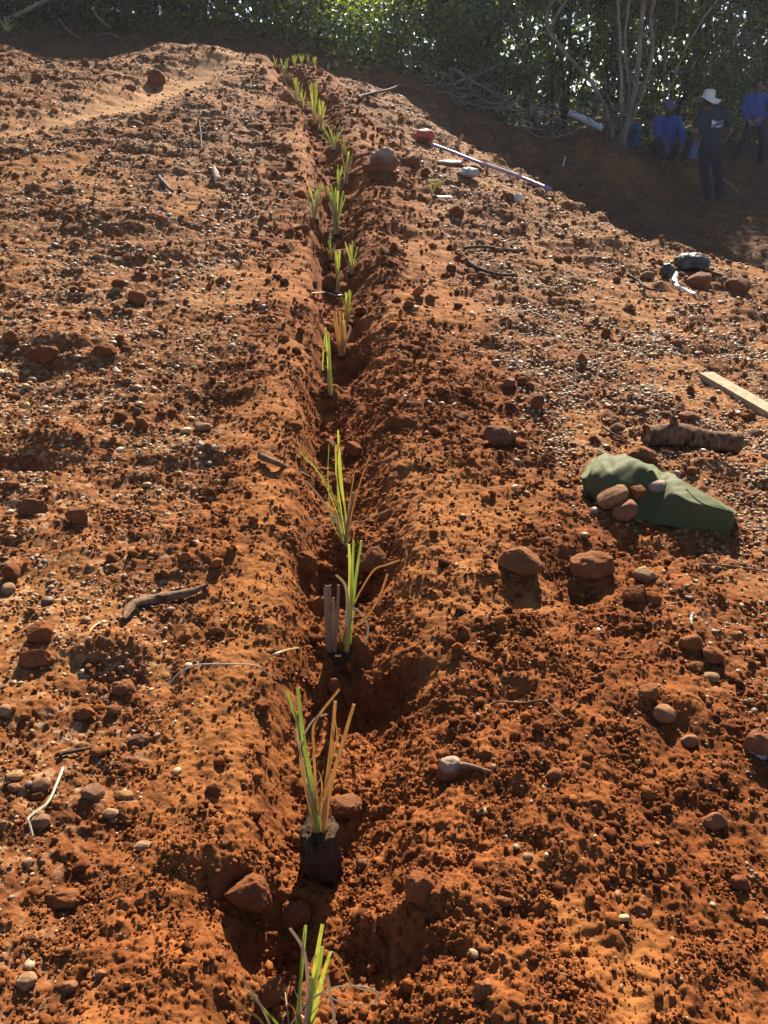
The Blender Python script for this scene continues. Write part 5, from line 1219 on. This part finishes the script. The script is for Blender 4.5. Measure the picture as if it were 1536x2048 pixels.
NAVY = plain('navy_shirt_cloth', (.018, .030, .050), .9, .1, 60, .2, .1); ROYAL = plain('royal_blue_cloth', (.036, .066, .23), .9, .1, 50, .2, .1); DBLUE = plain('dark_work_trousers', (.018, .021, .040), .9, .1, 40, .25, .1)
SHOE = plain('worn_boot', (.09, .075, .06), .8, .2, 30, .3, .2); HATC = plain('pale_canvas_hat', (.62, .57, .48), .9, .1, 60, .12, .1); HAIR = plain('black_hair', (.018, .014, .012), .7, .3, 160, .4, .6)
GREYH = plain('blue_grey_cap', (.07, .09, .14), .9, .1, 60, .2, .1); DARKH = plain('dark_hat_cloth', (.022, .022, .026), .9, .1, 60, .2, .1)
def shoe(t, heel, toe, h=.075):
    def b(bm):
        hv, tv_ = Vector(heel), Vector(toe); capsule(bm, hv + Vector((0, 0, .04)), hv.lerp(tv_, .55) + Vector((0, 0, .04)), .046, .045); capsule(bm, hv.lerp(tv_, .5) + Vector((0, 0, .036)), tv_ + Vector((0, 0, .030)), .045, .034); capsule(bm, hv + Vector((0, 0, .05)), hv + Vector((0, 0, .12)), .046, .05)
    return solid('shoe', b, SHOE, t, .008, 2)
def hat(t, c, crown, brim, droop, m, tilt=(0, 0, 0), seed=0, name='hat'):
    """bucket hat: rounded crown and a wavy floppy brim of cloth with thickness"""
    n = 40; a_ = np.arange(n) / n * 2 * np.pi; wv = .018 * np.sin(2 * a_ + seed) + .012 * np.sin(3 * a_ + 2 * seed)
    prof = [(.001, crown[2]), (.45, crown[2] * .985), (.80, crown[2] * .90), (.96, crown[2] * .62), (1.0, crown[2] * .25), (1.03, .0)]
    V = [[r_ * crown[0] * math.cos(q), r_ * crown[1] * math.sin(q), z] for r_, z in prof for q in a_]
    for f in (.35, .7, 1.0):
        V += [[(1.03 * crown[0] + (brim - crown[0]) * f) * math.cos(q), (1.03 * crown[1] + (brim - crown[1]) * f) * math.sin(q), -droop * f ** 1.3 + wv[i_] * f * 1.6] for i_, q in enumerate(a_)]
    k = len(V) // n; i_ = (np.arange(k - 1)[:, None] * n + np.arange(n)[None]); j_ = np.roll(i_, -1, 1); F = np.stack([i_, i_ + n, j_ + n, j_], -1).reshape(-1, 4)
    o = link(name, npmesh(name, np.array(V), F), m, t); o.location = c; o.rotation_euler = tilt
    md = o.modifiers.new('t', 'SOLIDIFY'); md.thickness = .005; return o

# ---- the man standing with his back turned
p = ground_at(1424, 404); SCL = 1.0; print('standing', p, 1 / mpp(p)); s_ = mpp(p) / math.cos(R(27)) * 1.0
def LX(px): return (px - 1424) * mpp(p)
def LZ(py): return at_y(1424, py, p[1])[2] - p[2]
KH = LZ(180) / 1.76
t = thing('person', 'person seen from behind in navy T-shirt and pale wide-brimmed hat', 'person', tuple(p)); t.scale = (KH, KH, KH)
lx = lambda q, z=1.25: ((q - 768) / FPX * (p[1] * _c + (CAMZ - p[2] - z * KH) * _s) - p[0]) / KH
HD = Vector((lx(1415, 1.575), .0, 1.575))
EL = (Vector((lx(1392, 1.12), .02, 1.12)), Vector((lx(1463, 1.13), .03, 1.13))); SH = (Vector((lx(1402, 1.40), 0, 1.40)), Vector((lx(1452, 1.39), 0, 1.39))); WR = (Vector((lx(1396, .98), .20, .98)), Vector((lx(1446, .93), .10, .93)))
HIP = (Vector((lx(1411, .90), 0, .90)), Vector((lx(1432, .90), 0, .90))); KN = (Vector((lx(1409, .49), .01, .49)), Vector((lx(1434, .49), -.02, .49))); AN = (Vector((lx(1416, .09), .0, .09)), Vector((lx(1443, .09), .06, .09)))
CX = (HIP[0].x + HIP[1].x) / 2; SX = (SH[0].x + SH[1].x) / 2
def body(bm):
    chain(bm, [(CX, 0, .92), (CX, 0, 1.10), (SX, .0, 1.30), (SX, .0, 1.40)], [.12, .125, .13, .10]); capsule(bm, SH[0], SH[1], .055, .055); chain(bm, [(SX, 0, 1.40), HD - Vector((0, -.01, .07))], [.062, .055])
    for k in (0, 1):
        chain(bm, [SH[k], EL[k], WR[k]], [.052, .042, .029]); hand(bm, WR[k], (WR[k] - EL[k]) + Vector((.10 * (1 - 2 * k), .05, -.02)), (1 - 2 * k, 0, -.3), .45, 1 if k else -1)
        chain(bm, [HIP[k], KN[k], AN[k], AN[k] + Vector((0, 0, -.05))], [.088, .058, .042, .042]); capsule(bm, AN[k] - Vector((0, 0, .05)), AN[k] + Vector((-.10 + .1 * k, .10 * k, -.06)), .036, .028)
    body.M = head(bm, HD, R(165))
solid('body', body, SKIN_A, t, .007, 3)
eyes(t, body.M)
def shirt(bm):
    chain(bm, [(CX, 0, .86), (CX, 0, .98), ((CX + SX) / 2, 0, 1.12), (SX, 0, 1.28), (SX, 0, 1.40)], [.150, .148, .150, .160, .125]); ellip(bm, (SX, 0, 1.22), (.205, .130, .20)); ellip(bm, (CX, 0, .95), (.180, .130, .14))
    capsule(bm, SH[0] + Vector((.02, 0, 0)), SH[1] - Vector((.02, 0, 0)), .075, .075)
    for k in (0, 1): capsule(bm, SH[k], SH[k].lerp(EL[k], .55), .075, .070)
sh = solid('shirt', shirt, NAVY, t, .009, 3, .008, 3)
def trousers(bm):
    ellip(bm, (CX, 0, .90), (.172, .125, .12)); 
    for k in (0, 1): chain(bm, [HIP[k], KN[k], AN[k] + Vector((0, 0, -.01))], [.108, .082, .074])
solid('trousers', trousers, DBLUE, t, .009, 3, .012, 5)
shoe(t, AN[0] + Vector((.03, 0, -.09)), AN[0] + Vector((-.17, .03, -.09))); shoe(t, AN[1] + Vector((0, -.02, -.09)), AN[1] + Vector((.07, .16, -.09)))
hat(t, HD + Vector((0, 0, .075)), (.100, .112, .125), .215, .055, HATC, (R(-4), R(7), 0), 1.2)
ellh = solid('hair', lambda bm: ellip(bm, HD + Vector((0, -.012, .012)), (.083, .098, .088)), HAIR, t, .01, 2)
tv2 = np.array([v.co[:] for v in sh.data.vertices]); tf2 = [tuple(q.vertices) for q in sh.data.polygons]
PRB = plain('print_light_blue', (.30, .42, .70), .8, .1, 40, .1, 0); PRW = plain('print_white', (.62, .66, .74), .8, .1, 40, .1, 0)
def shirt_print(text, size, x, z, m, name):
    tf3 = [f for f in tf2]; o = lettering(t, text, size, (x, -.2, z), (1, 0, .06), (-.06, 0, 1), (0, -1, 0), tv2, tf3, m, name, .004); o.matrix_parent_inverse = Matrix.Identity(4); return o
zt = 1.255
shirt_print('RENOT', .072, lx(1432), zt, PRB, 'print')
def patch(pts, m, name):
    tree = BVHTree.FromPolygons([tuple(v) for v in tv2], tf2); bm = bmesh.new(); vs = []
    n = 8; Q = [Vector(q) for q in pts]
    gridv = [[Q[0].lerp(Q[1], u / n).lerp(Q[3].lerp(Q[2], u / n), v / n) for u in range(n + 1)] for v in range(n + 1)]
    rowsb = [[bm.verts.new((lambda h: (h[0] + Vector((0, -.004, 0))) if h[0] is not None else g_)(tree.ray_cast(Vector((g_.x, -.6, g_.z)), Vector((0, 1, 0))))) for g_ in row] for row in gridv]
    for v in range(n):
        for u in range(n): bm.faces.new((rowsb[v][u], rowsb[v][u + 1], rowsb[v + 1][u + 1], rowsb[v + 1][u]))
    me = bpy.data.meshes.new(name); bm.to_mesh(me); bm.free(); return link(name, me, m, t)
x0 = lx(1417)
patch([(x0, 0, zt - .030), (x0 + .062, 0, zt + .005), (x0 + .062, 0, zt + .022), (x0 - .004, 0, zt + .070)], PRW, 'emblem')
patch([(x0 + .0, 0, zt - .052), (lx(1443), 0, zt - .022), (lx(1443), 0, zt - .012), (x0, 0, zt - .042)], PRW, 'print')
patch([(x0 + .085, 0, zt - .058), (x0 + .175, 0, zt - .048), (x0 + .175, 0, zt - .036), (x0 + .085, 0, zt - .046)], PRW, 'print')

# ---- the man sitting on the bank
p = ground_at(1338, 327); K = (at_y(1338, 197, p[1])[2] - p[2]) / 1.10; mm_ = mpp(p) / K
t = thing('person', 'person sitting on the bank in a blue sweater and cap, forearms on knees', 'person', tuple(p)); t.scale = (K, K, K)
lx = lambda q, z=.5: ((q - 768) / FPX * (p[1] * _c + (CAMZ - p[2] - z * K) * _s) - p[0]) / K
HD = Vector((lx(1338, .925), .02, .925)); SH = (Vector((lx(1318, .74), .10, .74)), Vector((lx(1360, .74), .10, .74))); EL = (Vector((lx(1315, .46), -.02, .46)), Vector((lx(1363, .47), -.02, .47))); WR = (Vector((lx(1325, .34), -.24, .34)), Vector((lx(1357, .35), -.24, .35)))
HX = lx(1339, .40); HIP = (Vector((HX - .11, .16, .14)), Vector((HX + .11, .16, .14))); KN = (Vector((lx(1310, .40), -.20, .40)), Vector((lx(1370, .38), -.18, .38))); AN = (Vector((lx(1319, .08), -.22, .08)), Vector((lx(1361, .08), -.20, .08)))
def body(bm):
    chain(bm, [(HX, .17, .16), (HX, .19, .36), (HX, .14, .60), (HX, .10, .74)], [.13, .13, .13, .09]); capsule(bm, SH[0], SH[1], .055, .055); chain(bm, [(HX, .09, .75), HD + Vector((0, .02, -.07))], [.062, .055])
    for k in (0, 1):
        chain(bm, [SH[k], EL[k], WR[k]], [.052, .043, .030]); hand(bm, WR[k], Vector((.10 * (1 - 2 * k), -.12, -.7)), (.4 * (1 - 2 * k), .8, 0), .45, -1 if k else 1)
        chain(bm, [HIP[k], KN[k], AN[k]], [.088, .060, .043]); capsule(bm, AN[k] - Vector((0, 0, .04)), AN[k] + Vector((0, -.13, -.05)), .036, .028)
    body.M = head(bm, HD, R(28), 0, R(6))
solid('body', body, SKIN_B, t, .007, 3); eyes(t, body.M)
def sweater(bm):
    chain(bm, [(HX, .17, .20), (HX, .19, .36), (HX, .14, .58), (HX, .10, .74)], [.155, .16, .16, .115]); ellip(bm, (HX, .15, .55), (.20, .14, .22)); capsule(bm, SH[0], SH[1], .075, .075)
    for k in (0, 1): chain(bm, [SH[k], EL[k], EL[k].lerp(WR[k], .85)], [.076, .064, .048])
solid('sweater', sweater, ROYAL, t, .009, 3, .010, 7)
def tr(bm):
    ellip(bm, (HX, .17, .15), (.18, .15, .14))
    for k in (0, 1): chain(bm, [HIP[k], KN[k], AN[k] + Vector((0, 0, .01))], [.115, .085, .072])
solid('trousers', tr, DBLUE, t, .009, 3, .012, 9)
for k in (0, 1): shoe(t, AN[k] + Vector((0, .03, -.08)), AN[k] + Vector((0, -.19, -.08)))
hat(t, HD + Vector((.0, .010, .072)), (.094, .108, .085), .135, .020, GREYH, (R(10), R(4), R(28)), 2.1, 'cap')
bm = bmesh.new(); bmesh.ops.create_icosphere(bm, subdivisions=2, radius=1, matrix=Matrix.Translation(HD + Vector((.045, -.085, .105))) @ Matrix.Diagonal((.022, .010, .012, 1))); me = bpy.data.meshes.new('cap_badge'); bm.to_mesh(me); bm.free(); link('cap_badge', me, PRW, t)
solid('hair', lambda bm: ellip(bm, HD + Vector((0, .018, .012)), (.080, .092, .085)), HAIR, t, .01, 2)

# ---- the man standing farther back at the frame's edge
p = ground_at(1510, 328); K = (at_y(1510, 154, p[1])[2] - p[2]) / 1.72; mm_ = mpp(p) / K; print('third', p, K)
t = thing('person', 'person in a blue sweater and dark hat standing astride by the undergrowth', 'person', tuple(p)); t.scale = (K, K, K)
lx = lambda q, z=.5: ((q - 768) / FPX * (p[1] * _c + (CAMZ - p[2] - z * K) * _s) - p[0]) / K
HD = Vector((lx(1520, 1.535), .0, 1.535)); SH = (Vector((lx(1496, 1.33), .0, 1.33)), Vector((lx(1535, 1.33), .0, 1.33))); EL = (Vector((lx(1487, 1.06), -.04, 1.06)), Vector((lx(1540, 1.05), -.04, 1.05))); WR = (Vector((lx(1493, .88), -.14, .88)), Vector((lx(1514, .94), -.20, .94)))
HIP = (Vector((lx(1502, .84), 0, .84)), Vector((lx(1522, .84), 0, .84))); KN = (Vector((lx(1489, .46), -.04, .46)), Vector((lx(1524, .46), -.06, .46))); AN = (Vector((lx(1472, .09), .0, .09)), Vector((lx(1525, .09), .02, .09)))
CX = (HIP[0].x + HIP[1].x) / 2; SX = (SH[0].x + SH[1].x) / 2
def body(bm):
    chain(bm, [(CX, 0, .88), (CX, 0, 1.06), (SX, 0, 1.24), (SX, 0, 1.33)], [.12, .125, .13, .10]); capsule(bm, SH[0], SH[1], .055, .055); chain(bm, [(SX, 0, 1.33), HD + Vector((0, .015, -.07))], [.062, .055])
    for k in (0, 1):
        chain(bm, [SH[k], EL[k], WR[k]], [.052, .042, .030]); hand(bm, WR[k], Vector((.7 * (1 - 2 * k), -.15, -.5)), (0, .9, -.1), .5, -1 if k else 1)
        chain(bm, [HIP[k], KN[k], AN[k]], [.088, .060, .043]); capsule(bm, AN[k] - Vector((0, 0, .04)), AN[k] + Vector((0, -.13, -.05)), .036, .028)
    body.M = head(bm, HD, R(-14), R(6), R(-12))
solid('body', body, SKIN_C, t, .007, 3); eyes(t, body.M)
def sweater(bm):
    chain(bm, [(CX, 0, .86), (CX, 0, 1.02), (SX, 0, 1.20), (SX, 0, 1.33)], [.145, .15, .158, .12]); ellip(bm, (SX, 0, 1.16), (.20, .13, .21)); ellip(bm, (CX, 0, .93), (.18, .13, .12)); capsule(bm, SH[0], SH[1], .075, .075)
    for k in (0, 1): chain(bm, [SH[k], EL[k], EL[k].lerp(WR[k], .85)], [.076, .064, .050])
solid('sweater', sweater, ROYAL, t, .009, 3, .010, 11)
def tr(bm):
    ellip(bm, (CX, 0, .85), (.175, .125, .13))
    for k in (0, 1): chain(bm, [HIP[k], KN[k], AN[k] + Vector((0, 0, -.01))], [.112, .088, .080])
solid('trousers', tr, DBLUE, t, .009, 3, .012, 13)
for k in (0, 1): shoe(t, AN[k] + Vector((0, .03, -.09)), AN[k] + Vector((-.04 + .06 * k, -.19, -.09)))
hat(t, HD + Vector((0, .035, .068)), (.098, .108, .10), .145, .035, DARKH, (R(-24), R(8), 0), .4)
solid('hair', lambda bm: (ellip(bm, HD + Vector((0, .035, -.01)), (.088, .085, .105)), ellip(bm, HD + Vector((-.05, .05, -.09)), (.04, .045, .07)), ellip(bm, HD + Vector((.06, .05, -.09)), (.04, .045, .07))), HAIR, t, .01, 2)
# ------------------------------------------------------------------ the thin dusty air between here and the wood
hm, hn, hl, hb = mat('haze_air'); hn.remove(hb)
pv = hn.new('ShaderNodeVolumePrincipled'); pv.inputs['Color'].default_value = (.92, .96, 1.0, 1); pv.inputs['Density'].default_value = .00055; pv.inputs['Anisotropy'].default_value = .35
hl.new(pv.outputs[0], [q for q in hn if q.type == 'OUTPUT_MATERIAL'][0].inputs['Volume'])
V = np.array([(x, y, z) for z in (-2.5, 13.5) for (x, y) in ((-45, -8), (45, -8), (45, 45), (-45, 45))], float)
F = np.array([(0, 3, 2, 1), (4, 5, 6, 7), (0, 1, 5, 4), (1, 2, 6, 5), (2, 3, 7, 6), (3, 0, 4, 7)])
tag(link('haze', npmesh('haze', V, F, False), hm), kind='stuff')
